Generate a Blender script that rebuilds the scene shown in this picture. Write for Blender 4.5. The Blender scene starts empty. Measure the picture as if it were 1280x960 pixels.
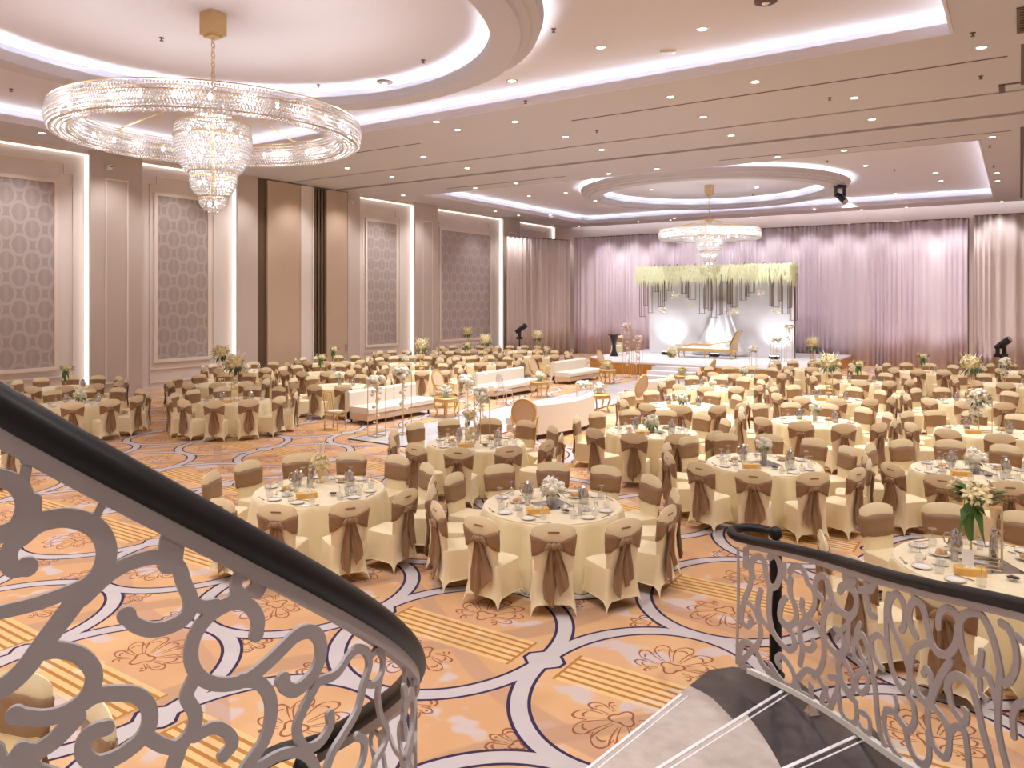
import bpy, math, random
from mathutils import Vector
random.seed(7)
C = bpy.context.scene.collection
PI = math.pi
sin, cos, rad = math.sin, math.cos, math.radians

# ------------------------------------------------------------------ camera
F, CY, H, YAW = 955.0, 375.0, 3.3, rad(33.6)
RT = Vector((cos(YAW), sin(YAW), 0)); FW = Vector((-sin(YAW), cos(YAW), 0))
EYE = Vector((0, 0, H))
cam_d = bpy.data.cameras.new('camera'); cam = bpy.data.objects.new('camera', cam_d); C.objects.link(cam)
cam.location = EYE; cam.rotation_euler = (PI/2, 0, YAW)
cam_d.sensor_width = 36; cam_d.lens = 36*F/1280; cam_d.shift_y = (CY-480)/1280
cam_d.clip_start = .05; cam_d.clip_end = 200
bpy.context.scene.camera = cam

def ray(px, py):
    return RT*((px-640)/F) + FW + Vector((0, 0, (CY-py)/F))
def at_z(px, py, z):            # the point of the place at height z on a line of sight
    d = ray(px, py); return EYE + d*((z-H)/d.z)
def at_x(px, x, py=None):
    d = ray(px, py if py is not None else CY); return EYE + d*(x/d.x)
def at_y(px, y, py=None):
    d = ray(px, py if py is not None else CY); return EYE + d*(y/d.y)

# ------------------------------------------------------------------ mesh helpers
class MB:
    def __init__(s): s.v, s.f, s.m = [], [], []
    def add(s, vs, fs, mi=0):
        b = len(s.v); s.v += [tuple(p) for p in vs]
        s.f += [tuple(b+i for i in f) for f in fs]; s.m += [mi]*len(fs)
        return s
    def box(s, x0, y0, z0, x1, y1, z1, mi=0):
        v = [(x, y, z) for z in (z0, z1) for y in (y0, y1) for x in (x0, x1)]
        return s.add(v, [(0,2,3,1), (4,5,7,6), (0,1,5,4), (2,6,7,3), (0,4,6,2), (1,3,7,5)], mi)
    def obox(s, c, ax, hx, hy, z0, z1, mi=0):     # box turned by ax about z
        v = []
        for z in (z0, z1):
            for a, b in ((-1,-1), (1,-1), (1,1), (-1,1)):
                x, y = a*hx, b*hy
                v.append((c[0]+x*cos(ax)-y*sin(ax), c[1]+x*sin(ax)+y*cos(ax), z))
        return s.add(v, [(3,2,1,0), (4,5,6,7), (0,1,5,4), (1,2,6,5), (2,3,7,6), (3,0,4,7)], mi)
    def tube(s, pts, r, n=8, closed=False, mi=0, flat=1.0):
        P = [Vector(p) for p in pts]; N = len(P); vs, fs = [], []
        R = r if isinstance(r, (list, tuple)) else [r]*N
        up = Vector((0, 0, 1)); prev = None
        for i, p in enumerate(P):
            a = P[(i-1) % N] if closed or i > 0 else p
            b = P[(i+1) % N] if closed or i < N-1 else p
            t = (b-a).normalized() if (b-a).length > 1e-9 else Vector((0, 0, 1))
            if prev is None:
                x = t.cross(up)
                if x.length < 1e-3: x = t.cross(Vector((1, 0, 0)))
            else:
                x = prev - t*prev.dot(t)
                if x.length < 1e-4: x = t.cross(up)
            x.normalize(); prev = x; y = x.cross(t)
            for k in range(n):
                a = 2*PI*k/n
                vs.append(p + x*(R[i]*cos(a)) + y*(R[i]*sin(a)*flat))
        for i in range(N if closed else N-1):
            for k in range(n):
                a, b = i*n+k, i*n+(k+1) % n
                c, d = ((i+1) % N)*n+(k+1) % n, ((i+1) % N)*n+k
                fs.append((a, b, c, d))
        if not closed:
            fs.append(tuple(range(n-1, -1, -1))); fs.append(tuple((N-1)*n+k for k in range(n)))
        return s.add(vs, fs, mi)
    def lathe(s, prof, n=24, c=(0, 0, 0), mi=0, closed=False):
        vs, fs = [], []; N = len(prof)
        for r, z in prof:
            for k in range(n):
                a = 2*PI*k/n
                vs.append((c[0]+r*cos(a), c[1]+r*sin(a), c[2]+z))
        for i in range(N if closed else N-1):
            for k in range(n):
                j = (i+1) % N
                fs.append((i*n+k, i*n+(k+1) % n, j*n+(k+1) % n, j*n+k))
        if not closed:
            if prof[0][0] > 1e-6: fs.append(tuple(range(n-1, -1, -1)))
            if prof[-1][0] > 1e-6: fs.append(tuple((N-1)*n+k for k in range(n)))
        return s.add(vs, fs, mi)
    def grid(s, fn, nu, nv, mi=0, wrap=False):
        vs = [fn(i/(nu if wrap else nu-1) if nu > 1 else 0, j/(nv-1)) for j in range(nv) for i in range(nu)]
        fs = []
        for j in range(nv-1):
            for i in range(nu if wrap else nu-1):
                k = (i+1) % nu
                fs.append((j*nu+i, j*nu+k, (j+1)*nu+k, (j+1)*nu+i))
        return s.add(vs, fs, mi)
    def ball(s, c, rx, ry=None, rz=None, n=8, m=5, mi=0):
        ry = rx if ry is None else ry; rz = rx if rz is None else rz
        vs = [(c[0], c[1], c[2]-rz)]; fs = []
        for j in range(1, m):
            t = -PI/2+PI*j/m
            for k in range(n):
                a = 2*PI*k/n
                vs.append((c[0]+rx*cos(t)*cos(a), c[1]+ry*cos(t)*sin(a), c[2]+rz*sin(t)))
        vs.append((c[0], c[1], c[2]+rz)); L = len(vs)-1
        for k in range(n):
            fs.append((0, 1+(k+1) % n, 1+k)); b = 1+(m-2)*n
            fs.append((L, b+k, b+(k+1) % n))
        for j in range(m-2):
            for k in range(n):
                a, b = 1+j*n+k, 1+j*n+(k+1) % n
                fs.append((a, b, b+n, a+n))
        return s.add(vs, fs, mi)
    def prism(s, pts, z0, z1, mi=0):
        n = len(pts)
        v = [(x, y, z0) for x, y in pts]+[(x, y, z1) for x, y in pts]
        f = [tuple(range(n-1, -1, -1)), tuple(range(n, 2*n))]+[(k, (k+1) % n, n+(k+1) % n, n+k) for k in range(n)]
        return s.add(v, f, mi)
    def build(s, name, mats, parent=None, smooth=True, loc=(0, 0, 0)):
        me = bpy.data.meshes.new(name)
        me.from_pydata(s.v, [], s.f)
        mats = mats if isinstance(mats, (list, tuple)) else [mats]
        for m in mats: me.materials.append(m)
        if len(mats) > 1: me.polygons.foreach_set('material_index', s.m)
        if smooth:
            me.polygons.foreach_set('use_smooth', [True]*len(me.polygons))
            try: me.set_sharp_from_angle(angle=rad(38))
            except Exception: pass
        me.update()
        o = bpy.data.objects.new(name, me); C.objects.link(o)
        if parent is not None: o.parent = parent
        o.location = loc
        return o

LABELS = {}
def tag(o, label, cat, group=None):
    o['label'] = label; o['category'] = cat
    if group: o['group'] = group
    LABELS[label] = LABELS.get(label, 0)+1
    return o
def thing(name, label, cat, loc=(0, 0, 0), rz=0, group=None):
    o = bpy.data.objects.new(name, None); C.objects.link(o)
    o.empty_display_size = .1
    o.location = loc; o.rotation_euler = (0, 0, rz)
    return tag(o, label, cat, group)
def struct(name, mb, mats, smooth=False):
    o = mb.build(name, mats, None, smooth); o['kind'] = 'structure'; return o
def dup(root, loc, rz, label, group=None, scale=None):
    r = root.copy(); C.objects.link(r); r.location = loc; r.rotation_euler = (0, 0, rz)
    r['label'] = label; LABELS[label] = LABELS.get(label, 0)+1
    if group: r['group'] = group
    if scale: r.scale = (scale,)*3
    for ch in KIDS.get(root.name, ()):
        c = ch.copy(); C.objects.link(c); c.parent = r
        for g in KIDS.get(ch.name, ()):
            d = g.copy(); C.objects.link(d); d.parent = c
    return r
KIDS = {}
def remember(root):             # note a prototype's children once, for quick copying
    KIDS[root.name] = [o for o in C.objects if o.parent == root]
    for ch in KIDS[root.name]:
        k = [o for o in C.objects if o.parent == ch]
        if k: KIDS[ch.name] = k
    return root
class Kind:                     # hands out the prototype itself first, then copies
    def __init__(s, maker, group): s.maker, s.group, s.root = maker, group, None
    def put(s, loc, rz, label, scale=None):
        if s.root is None:
            s.root = s.maker(); remember(s.root)
            r = s.root; r.location = loc; r.rotation_euler = (0, 0, rz)
            r['label'] = label; LABELS[label] = LABELS.get(label, 0)+1
            r['group'] = s.group
            if scale: r.scale = (scale,)*3
            return r
        r = dup(s.root, loc, rz, label, s.group)
        r.scale = (scale or 1,)*3
        return r
ORD = ('first second third fourth fifth sixth seventh eighth ninth tenth eleventh twelfth thirteenth fourteenth fifteenth '
       'sixteenth seventeenth eighteenth nineteenth twentieth').split()
HOUR = ['twelve', 'one', 'two', 'three', 'four', 'five', 'six', 'seven', 'eight', 'nine', 'ten', 'eleven']

# ------------------------------------------------------------------ materials
def lin(c):
    return tuple(((x/255)/12.92 if x/255 <= .04045 else ((x/255+.055)/1.055)**2.4) for x in c)
class E:                        # a shader-node socket with arithmetic
    nt = None
    def __init__(s, sock): s.s = sock
    @staticmethod
    def op(o, *a):
        n = E.nt.nodes.new('ShaderNodeMath'); n.operation = o
        for i, x in enumerate(a):
            if isinstance(x, E): E.nt.links.new(x.s, n.inputs[i])
            else: n.inputs[i].default_value = x
        return E(n.outputs[0])
    def __add__(s, o): return E.op('ADD', s, o)
    __radd__ = __add__
    def __sub__(s, o): return E.op('SUBTRACT', s, o)
    def __rsub__(s, o): return E.op('SUBTRACT', o, s)
    def __mul__(s, o): return E.op('MULTIPLY', s, o)
    __rmul__ = __mul__
    def __truediv__(s, o): return E.op('DIVIDE', s, o)
    def lt(s, o): return E.op('LESS_THAN', s, o)
    def gt(s, o): return E.op('GREATER_THAN', s, o)
    def abs(s): return E.op('ABSOLUTE', s)
    def sqrt(s): return E.op('SQRT', s)
    def sin(s): return E.op('SINE', s)
    def cos(s): return E.op('COSINE', s)
    def fract(s): return E.op('FRACT', s)
    def floor(s): return E.op('FLOOR', s)
    def min(s, o): return E.op('MINIMUM', s, o)
    def max(s, o): return E.op('MAXIMUM', s, o)
    def step(s, a, b):          # smooth 0..1 from a to b
        n = E.nt.nodes.new('ShaderNodeMapRange'); n.interpolation_type = 'SMOOTHSTEP'
        E.nt.links.new(s.s, n.inputs['Value'])
        n.inputs['From Min'].default_value = a; n.inputs['From Max'].default_value = b
        return E(n.outputs[0])
def mixc(fac, a, b):
    n = E.nt.nodes.new('ShaderNodeMix'); n.data_type = 'RGBA'
    if isinstance(fac, E): E.nt.links.new(fac.s, n.inputs[0])
    else: n.inputs[0].default_value = fac
    for x, i in ((a, 6), (b, 7)):
        if hasattr(x, 'is_linked') or hasattr(x, 'links'): E.nt.links.new(x, n.inputs[i])
        else: n.inputs[i].default_value = (*x, 1)
    return n.outputs[2]
def new_mat(name):
    m = bpy.data.materials.new(name); m.use_nodes = True
    nt = m.node_tree; E.nt = nt
    return m, nt, nt.nodes['Principled BSDF']
def coords(which='Object'):
    t = E.nt.nodes.new('ShaderNodeTexCoord'); return t.outputs[which]
def noise(vec, scale, detail=2, rough=.5):
    n = E.nt.nodes.new('ShaderNodeTexNoise'); E.nt.links.new(vec, n.inputs['Vector'])
    n.inputs['Scale'].default_value = scale; n.inputs['Detail'].default_value = detail
    n.inputs['Roughness'].default_value = rough
    return n
def mat(name, col, rough=.6, metal=0.0, var=.06, scale=6.0, bump=0.0, bscale=40.0, spec=.5, sheen=0.0, trans=0.0, coat=0.0, alpha=1.0):
    """a plain material whose colour wanders a little with a noise texture"""
    m, nt, b = new_mat(name); c = lin(col); co = coords()
    nz = noise(co, scale, 3)
    d = tuple(x*(1-var) for x in c); l = tuple(min(1, x*(1+var)) for x in c)
    nt.links.new(mixc(E(nz.outputs[0]), d, l), b.inputs['Base Color'])
    b.inputs['Roughness'].default_value = rough; b.inputs['Metallic'].default_value = metal
    b.inputs['Specular IOR Level'].default_value = spec
    if sheen: b.inputs['Sheen Weight'].default_value = sheen
    if trans: b.inputs['Transmission Weight'].default_value = trans
    if coat: b.inputs['Coat Weight'].default_value = coat; b.inputs['Coat Roughness'].default_value = .1
    if alpha < 1: b.inputs['Alpha'].default_value = alpha
    if bump:
        n2 = noise(co, bscale, 2); bp = nt.nodes.new('ShaderNodeBump')
        bp.inputs['Strength'].default_value = bump; bp.inputs['Distance'].default_value = .01
        nt.links.new(n2.outputs[0], bp.inputs['Height']); nt.links.new(bp.outputs[0], b.inputs['Normal'])
    return m
def glow(name, col, strength):
    m, nt, b = new_mat(name); c = lin(col)
    nz = noise(coords(), 3.0)
    nt.links.new(mixc(E(nz.outputs[0]), c, tuple(min(1, x*1.03) for x in c)), b.inputs['Emission Color'])
    b.inputs['Base Color'].default_value = (*c, 1)
    b.inputs['Emission Strength'].default_value = strength
    return m

M = {}
M['ceiling'] = mat('plaster_warm_white', (206, 202, 207), .85, var=.02, scale=.6)
M['ceiling_white'] = mat('plaster_cove_white', (232, 228, 234), .85, var=.02, scale=.6)
M['wall'] = mat('paint_warm_beige', (212, 198, 190), .8, var=.02, scale=.8)
M['wall_light'] = mat('paint_pale_beige', (224, 213, 207), .75, var=.02, scale=.8)
M['pilaster'] = mat('paint_taupe', (198, 183, 174), .75, var=.03, scale=.8)
M['molding'] = mat('moulding_cream', (234, 220, 210), .6, var=.02)
M['partition'] = mat('partition_fabric', (188, 164, 144), .85, var=.04, scale=2, bump=.1, bscale=90)
M['partition_dark'] = mat('partition_edge_bronze', (96, 78, 56), .5, metal=.3, var=.1)
M['slot'] = mat('ceiling_slot_dark', (96, 78, 70), .7, var=.08)
M['chair_cover'] = mat('ivory_stretch_cover', (238, 221, 182), .62, var=.03, scale=5, bump=.05, bscale=60, sheen=.25)
M['sash'] = mat('bronze_satin_sash', (146, 112, 80), .42, var=.12, scale=9, bump=.3, bscale=18, sheen=.15)
M['cloth'] = mat('cream_tablecloth', (243, 228, 186), .7, var=.02, scale=4, sheen=.2)
M['gold'] = mat('brushed_gold', (222, 194, 146), .35, metal=.65, var=.08, scale=14)
M['gold_paint'] = mat('gold_leaf_paint', (208, 172, 104), .42, metal=.45, var=.12, scale=20)
M['bronze'] = mat('bronze_rod', (120, 98, 84), .4, metal=.7, var=.1)
M['silver'] = mat('polished_silver', (205, 203, 204), .16, metal=1.0, var=.15, scale=24, bump=.35, bscale=46)
M['black_metal'] = mat('black_metal', (24, 23, 25), .45, var=.1)
M['rail_black'] = mat('black_handrail_lacquer', (20, 17, 19), .46, var=.15, scale=12, spec=.35)
M['rail_panel'] = mat('grey_powder_coat', (172, 166, 167), .48, var=.03, scale=8, metal=.15)
M['white_leather'] = mat('white_upholstery', (244, 236, 222), .5, var=.02, scale=6, bump=.05, bscale=30)
M['beige_leather'] = mat('beige_upholstery', (214, 190, 164), .55, var=.04, scale=6)
M['dark_seat'] = mat('gold_damask_seat', (196, 166, 120), .6, var=.15, scale=30)
M['stage_top'] = mat('white_stage_deck', (238, 236, 240), .35, var=.02, scale=2)
M['stage_skirt'] = mat('amber_wood_fascia', (196, 140, 66), .5, var=.2, scale=5)
M['petal_white'] = mat('white_petals', (246, 242, 226), .6, var=.06, scale=14)
M['petal_cream'] = mat('cream_petals', (240, 226, 176), .6, var=.08, scale=14)
M['petal_pink'] = mat('blush_petals', (238, 214, 208), .6, var=.06, scale=14)
M['wisteria'] = mat('wisteria_cream_green', (240, 244, 204), .7, var=.14, scale=7)
M['leaf'] = mat('leaf_green', (74, 112, 48), .5, var=.3, scale=9)
M['leaf_dark'] = mat('leaf_dark_green', (48, 78, 40), .5, var=.3, scale=9)
M['stem'] = mat('stem_green', (110, 134, 70), .6, var=.15)
M['ceramic'] = mat('white_porcelain', (240, 238, 232), .18, var=.02, coat=.5)
M['bread'] = mat('bread_crust', (206, 160, 92), .7, var=.2, scale=20, bump=.3)
M['tissue_gold'] = mat('gold_card', (226, 178, 92), .45, var=.08, scale=12)
M['dark_food'] = mat('dark_dates', (62, 40, 30), .4, var=.3, scale=30)
M['steel'] = mat('cutlery_steel', (196, 196, 198), .2, metal=1.0, var=.06)
M['mirror_tile'] = mat('mirror_glass', (218, 226, 228), .06, metal=1.0, var=.02)
M['dark_wood'] = mat('black_pedestal', (42, 34, 34), .4, var=.15)
M['dome_white'] = mat('white_fabric_backdrop', (238, 238, 244), .8, var=.02, scale=2)
M['lamp_white'] = glow('downlight_lens', (255, 240, 218), 26)
M['strip_white'] = glow('led_strip', (255, 250, 246), 2.3)
M['bulb'] = glow('chandelier_bulb', (255, 247, 240), 26)
M['uplight_lens'] = glow('uplight_lens', (250, 250, 255), 14)

def glass_mat(name, tint, rough, clear, gl):
    """cheap clear glass: mostly see-through, with a bright glossy skin"""
    m = bpy.data.materials.new(name); m.use_nodes = True; nt = m.node_tree; E.nt = nt
    nt.nodes.clear(); out = nt.nodes.new('ShaderNodeOutputMaterial')
    tr = nt.nodes.new('ShaderNodeBsdfTransparent'); tr.inputs[0].default_value = (*lin(tint), 1)
    g = nt.nodes.new('ShaderNodeBsdfGlossy'); g.inputs['Roughness'].default_value = rough
    t = nt.nodes.new('ShaderNodeBsdfTranslucent'); t.inputs[0].default_value = (.9, .88, .88, 1)
    df = nt.nodes.new('ShaderNodeBsdfDiffuse'); df.inputs[0].default_value = (.85, .84, .84, 1)
    m0 = nt.nodes.new('ShaderNodeMixShader'); m0.inputs[0].default_value = .5
    nt.links.new(t.outputs[0], m0.inputs[1]); nt.links.new(df.outputs[0], m0.inputs[2])
    m1 = nt.nodes.new('ShaderNodeMixShader'); m1.inputs[0].default_value = gl
    nt.links.new(m0.outputs[0], m1.inputs[1]); nt.links.new(g.outputs[0], m1.inputs[2])
    nz = noise(coords(), 30, 2)
    m2 = nt.nodes.new('ShaderNodeMixShader')
    nt.links.new((E(nz.outputs[0])*.3+(clear-.15)).s, m2.inputs[0])
    nt.links.new(m1.outputs[0], m2.inputs[1]); nt.links.new(tr.outputs[0], m2.inputs[2])
    nt.links.new(m2.outputs[0], out.inputs[0])
    return m
M['glass'] = glass_mat('clear_glass', (253, 253, 253), .05, .74, .55)
M['crystal'] = glass_mat('crystal_drops', (252, 250, 252), .15, .15, .12)
M['ghost'] = glass_mat('clear_acrylic', (250, 248, 246), .1, .6, .4)

# table top damask: cream white with a tone-on-tone leaf figure
def tabletop_mat():
    m, nt, b = new_mat('white_damask_overlay'); co = coords()
    v = nt.nodes.new('ShaderNodeTexVoronoi'); v.inputs['Scale'].default_value = 9; nt.links.new(co, v.inputs['Vector'])
    w = E(v.outputs['Distance']).step(.25, .32)
    nt.links.new(mixc(w, lin((248, 238, 210)), lin((243, 228, 194))), b.inputs['Base Color'])
    b.inputs['Roughness'].default_value = .5; b.inputs['Sheen Weight'].default_value = .2
    return m
M['cloth_top'] = tabletop_mat()

def xyz(v):
    n = E.nt.nodes.new('ShaderNodeSeparateXYZ'); E.nt.links.new(v, n.inputs[0])
    return E(n.outputs[0]), E(n.outputs[1]), E(n.outputs[2])

# damask wall covering: offset rows of ogee medallions, pale on taupe
def damask_mat():
    m, nt, b = new_mat('damask_wallcovering'); co = coords()
    x, y, z = xyz(co)
    def ogee(u, v):
        du = (u.fract()-.5)*.74; dv = (v.fract()-.5)*1.0
        k = ((du*du)*5.0+(dv*dv)*2.0).sqrt()+dv.abs()*.32-du.abs()*.10
        ring = (1-((k-.56)/.10).abs()).max(0.0).step(0.0, .5)
        leaf = (1-((du.abs()*2.6+(dv*6.0).cos().abs()*.10-.22+dv.abs()*.5)/.10).abs()).max(0.0)*k.lt(.48)*.55
        ring2 = leaf
        core = (1-k/.16).max(0.0)*.5
        return (ring.max(ring2)).max(core)
    u, v = y/.74, z/1.0
    f = ogee(u, v).max(ogee(u+.5, v+.5))
    nz = noise(co, 18, 3)
    f = (f*.8+E(nz.outputs[0])*.25).min(1.0)
    nt.links.new(mixc(f, lin((160, 148, 144)), lin((184, 172, 168))), b.inputs['Base Color'])
    b.inputs['Roughness'].default_value = .55
    return m
M['damask'] = damask_mat()

# light marble with soft veins
def marble_mat(name, c1, c2, sc, rough):
    m, nt, b = new_mat(name); co = coords()
    n1 = noise(co, sc, 6, .65); n2 = noise(co, sc*5, 4, .6)
    f = (E(n1.outputs[0])*.75+E(n2.outputs[0])*.35).step(.35, .75)
    nt.links.new(mixc(f, lin(c1), lin(c2)), b.inputs['Base Color'])
    b.inputs['Roughness'].default_value = rough
    return m
M['marble'] = marble_mat('beige_marble', (206, 196, 188), (174, 162, 154), 1.2, .22)
M['marble_dark'] = marble_mat('dark_emperador', (62, 58, 60), (84, 79, 80), 1.6, .12)
M['marble_white'] = marble_mat('white_marble_floor', (226, 226, 232), (196, 200, 212), .35, .14)

# woven banquet carpet
def carpet_mat():
    m, nt, b = new_mat('banquet_carpet'); co = coords()
    x, y, z = xyz(co)
    PX, PY = 2.06, 2.53
    u = ((x+2.6)/PX+.5).fract()*PX-PX/2           # medallion cell, centre 0
    v = ((y-6.0)/PY+.5).fract()*PY-PY/2
    au, av = u.abs(), v.abs()
    A, B = PX/2-.005, PY/2-.01
    def ell(px, py):
        k = ((px/A)*(px/A)+(py/B)*(py/B)).sqrt()
        g = ((px/(A*A))*(px/(A*A))+(py/(B*B))*(py/(B*B))).sqrt().max(.2)
        return ((k-1).abs()*k.max(.5)/g)
    d = ell(au, av).min(ell(PX-au, av)).min(ell(au, PY-av))
    # node: rounded plate where neighbours meet at the sides
    nx = au-PX/2
    oc = ((nx.abs()*.9).max(av)).max((nx.abs()+av)*.72)-.085
    d = d.min(oc)
    W, LN = .070, .030
    band = d.lt(W); line = d.lt(W+LN)
    # background: peach with drifting paler, yellower and pinker washes
    n1 = E(noise(co, .55, 3, .6).outputs[0]); n2 = E(noise(co, 1.3, 3, .6).outputs[0]); n3 = E(noise(co, 2.2, 2).outputs[0])
    base = mixc(n1.step(.42, .60), lin((202, 158, 117)), lin((213, 172, 129)))
    base = mixc(n2.step(.50, .64)*.55, base, lin((206, 160, 126)))
    base = mixc(n3.step(.57, .64)*.7, base, lin((198, 190, 196)))
    # soft diagonal sashes
    q = ((x*.62-y*.38+(y*1.7).sin()*.12)/1.45).fract()
    sw = (1-((q-.5)/.075).abs()).max(0.0).step(0.0, .35)*.75
    base = mixc(sw, base, lin((178, 142, 114)))
    q2 = ((x*.35+y*.8+(x*1.3).sin()*.18)/2.1).fract()
    sw2 = (1-((q2-.5)/.05).abs()).max(0.0).step(0.0, .3)*.7
    base = mixc(sw2, base, lin((184, 146, 122)))
    # gold stripe ladder across the middle of each medallion
    inx = (au.lt(.80))*(av.lt(.26))
    st = ((v/.092+.5).fract()-.5).abs().lt(.19)
    bar = (au-.785).abs().lt(.014)*av.lt(.26)
    base = mixc(inx*.45, base, lin((238, 204, 140)))
    base = mixc((inx*st).max(bar)*.9, base, lin((164, 112, 50)))
    # palmettes: fans of outlined lobes
    def palm(cx, cy, R, lobes, px, py):
        dx, dy = px-cx, py-cy
        r = (dx*dx+dy*dy).sqrt()
        t = E.op('ARCTAN2', dx, dy)
        c = (t*lobes).cos().abs()
        fan = (t/2).cos().abs()
        Ro = (c*.42+.58)*R*(fan*.45+.55)
        o1 = ((r-Ro)/.02).abs().lt(.55)
        o2 = ((r-Ro*.68)/.02).abs().lt(.5)
        rib = (t*lobes).sin().abs().lt(.13)*r.lt(Ro*.95)*r.gt(R*.2)
        core = ((r-R*.16)/.02).abs().lt(.45)
        return ((o1.max(o2)).max(rib)).max(core)
    def fan(cx, cy, R, n, px, py, sx, sy):          # fan of curled leaves opening along (sx, sy)
        dx, dy = px-cx, py-cy
        r = (dx*dx+dy*dy).sqrt().max(.001)
        t = E.op('ARCTAN2', dx*sy-dy*sx, dx*sx+dy*sy)+(r*7.0).sin()*.10
        fr = (t*(n/PI)+.5).fract()-.5               # -.5..5 across one leaf
        Rm = ((t*.62).cos()*.55+.45).max(.2)*R
        Rl = Rm*(1-(fr.abs()*1.25)*(fr.abs()*1.25)*.8)
        ok = t.abs().lt(2.3)
        rim = ((r-Rl)/.011).abs().lt(1.0)
        side = (fr.abs()-.36).abs().lt(.045)*r.lt(Rl)*r.gt(R*.26)
        curl = ((r-Rl*.80)/.010).abs().lt(1.0)*fr.abs().lt(.22)
        base_ = ((r-R*.2+(t*3).cos()*R*.05)/.011).abs().lt(1.0)
        return ((rim.max(side)).max(curl)*ok).max(base_)
    pal = fan(0.0, .50, .46, 5.5, u, av, 0.0, 1.0)
    sm = fan(.50, PY/2, .25, 4.0, au, av, 1.0, 0.0)
    base = mixc(pal.max(sm)*.85, base, lin((128, 68, 46)))
    base = mixc(line, base, lin((58, 48, 76)))
    band_c = mixc(E(noise(co, 3, 2).outputs[0]), lin((202, 192, 192)), lin((186, 177, 180)))
    base = mixc(band, base, band_c)
    pile = E(noise(co, 160, 2).outputs[0])
    nt.links.new(base, b.inputs['Base Color'])
    b.inputs['Roughness'].default_value = .95; b.inputs['Specular IOR Level'].default_value = .1
    bp = nt.nodes.new('ShaderNodeBump'); bp.inputs['Strength'].default_value = .15; bp.inputs['Distance'].default_value = .01
    nt.links.new(pile.s, bp.inputs['Height']); nt.links.new(bp.outputs[0], b.inputs['Normal'])
    return m
M['carpet'] = carpet_mat()

def curtain_mat(name, c):
    m, nt, b = new_mat(name); co = coords(); x, y, z = xyz(co)
    n1 = E(noise(co, .5, 2).outputs[0])
    nt.links.new(mixc(n1, lin(c), lin(tuple(min(255, k*1.04) for k in c))), b.inputs['Base Color'])
    b.inputs['Roughness'].default_value = .75; b.inputs['Sheen Weight'].default_value = .3
    return m
M['drape_mauve'] = curtain_mat('mauve_sheer_drape', (226, 212, 221))
M['drape_beige'] = curtain_mat('beige_sheer_drape', (214, 200, 196))
# ------------------------------------------------------------------ the hall
XL, XR, YN, YB, ZC, ZH = -25.3, 2.7, -5.0, 47.0, 8.2, 8.66
CX = -12.1
struct('floor', MB().box(XL-.6, YN-.3, -.2, XR+.3, YB+.3, 0), M['carpet'])
struct('wall_right', MB().box(XR, YN, 0, XR+.3, YB, 9.2), M['wall_light'])
struct('wall_near', MB().box(XL, YN-.3, 0, XR, YN, 9.2), M['wall_light'])
struct('wall_far', MB().box(XL-.6, YB, 0, XR+.3, YB+.3, 9.2), M['wall'])
struct('wall_left', MB().box(XL-.6, YN, 0, XL-.3, YB, 9.2), M['wall_light'])

# ceiling: low slab with two rectangular openings, a lid over each, rings hung in them
NEAR = (-23.2, .3, -1.0, 16.2); FAR = (-23.2, 27.4, -1.0, 43.4)
mb = MB()
def slab(x0, y0, x1, y1): mb.box(x0, y0, ZC, x1, y1, ZC+.12)
slab(XL-.3, YN, XR, NEAR[1]); slab(XL-.3, NEAR[3], XR, 21.35); slab(XL-.3, 21.5, XR, 23.9); slab(XL-.3, 24.22, XR, FAR[1])
slab(XL-.3, FAR[3], XR, 45.3)
for R in (NEAR, FAR):
    slab(XL-.3, R[1], R[0], R[3]); slab(R[2], R[1], XR, R[3])
struct('ceiling', mb, M['ceiling'])
mb = MB()
for y0, y1 in ((21.3, 21.55), (23.8, 24.3)): mb.box(XL-.3, y0, ZC+.12, XR, y1, ZC+.2)
struct('trim_1', mb, M['slot'])
mb = MB(); mb2 = MB()
P = .5
for x0, y0, x1, y1 in (NEAR, FAR):
    X0, Y0, X1, Y1 = x0-P, y0-P, x1+P, y1+P
    mb.box(X0, Y0, ZH, X1, Y1, ZH+.1)
    for a in ((X0-.1, Y0-.1, X0, Y1+.1), (X1, Y0-.1, X1+.1, Y1+.1), (X0, Y0-.1, X1, Y0), (X0, Y1, X1, Y1+.1)):
        mb.box(a[0], a[1], ZC+.12, a[2], a[3], ZH+.1)
    for a in ((x0+.004, y0+.004, x0+.06, y1-.004), (x1-.06, y0+.004, x1-.004, y1-.004), (x0+.06, y0+.004, x1-.06, y0+.06), (x0+.06, y1-.06, x1-.06, y1-.004)):
        mb2.box(a[0], a[1], ZC-.012, a[2], a[3], ZC+.19)   # cove lips
struct('ceiling_1', mb, M['ceiling_white']); struct('trim_2', mb2, M['ceiling_white'])
# back pocket above the drapes
mb = MB().box(XL-.3, 45.3, ZH, XR, YB, ZH+.1).box(XL-.3, 45.2, ZC, XR, 45.3, ZH+.1)
struct('ceiling_2', mb, M['ceiling_white'])
RC = [(CX-.3, 8.8), (CX, 35.0)]
RINGPROF = [(5.05, ZC-.02), (5.62, ZC-.02), (5.66, ZC+.04), (5.8, ZC+.06), (5.84, ZC+.12), (5.98, ZC+.14), (6.02, ZC+.24), (6.05, ZC+.32),
            (5.98, ZC+.32), (5.97, ZC+.2), (5.6, ZC+.2), (5.6, ZH), (5.5, ZH), (5.5, ZC+.06), (5.12, ZC+.06), (5.12, ZC+.2), (5.05, ZC+.2)]
for i, (cx, cy) in enumerate(RC):
    struct('trim_%d' % (3+i), MB().lathe(RINGPROF, 128, (cx, cy, 0), closed=True), M['ceiling'], True)

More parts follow.
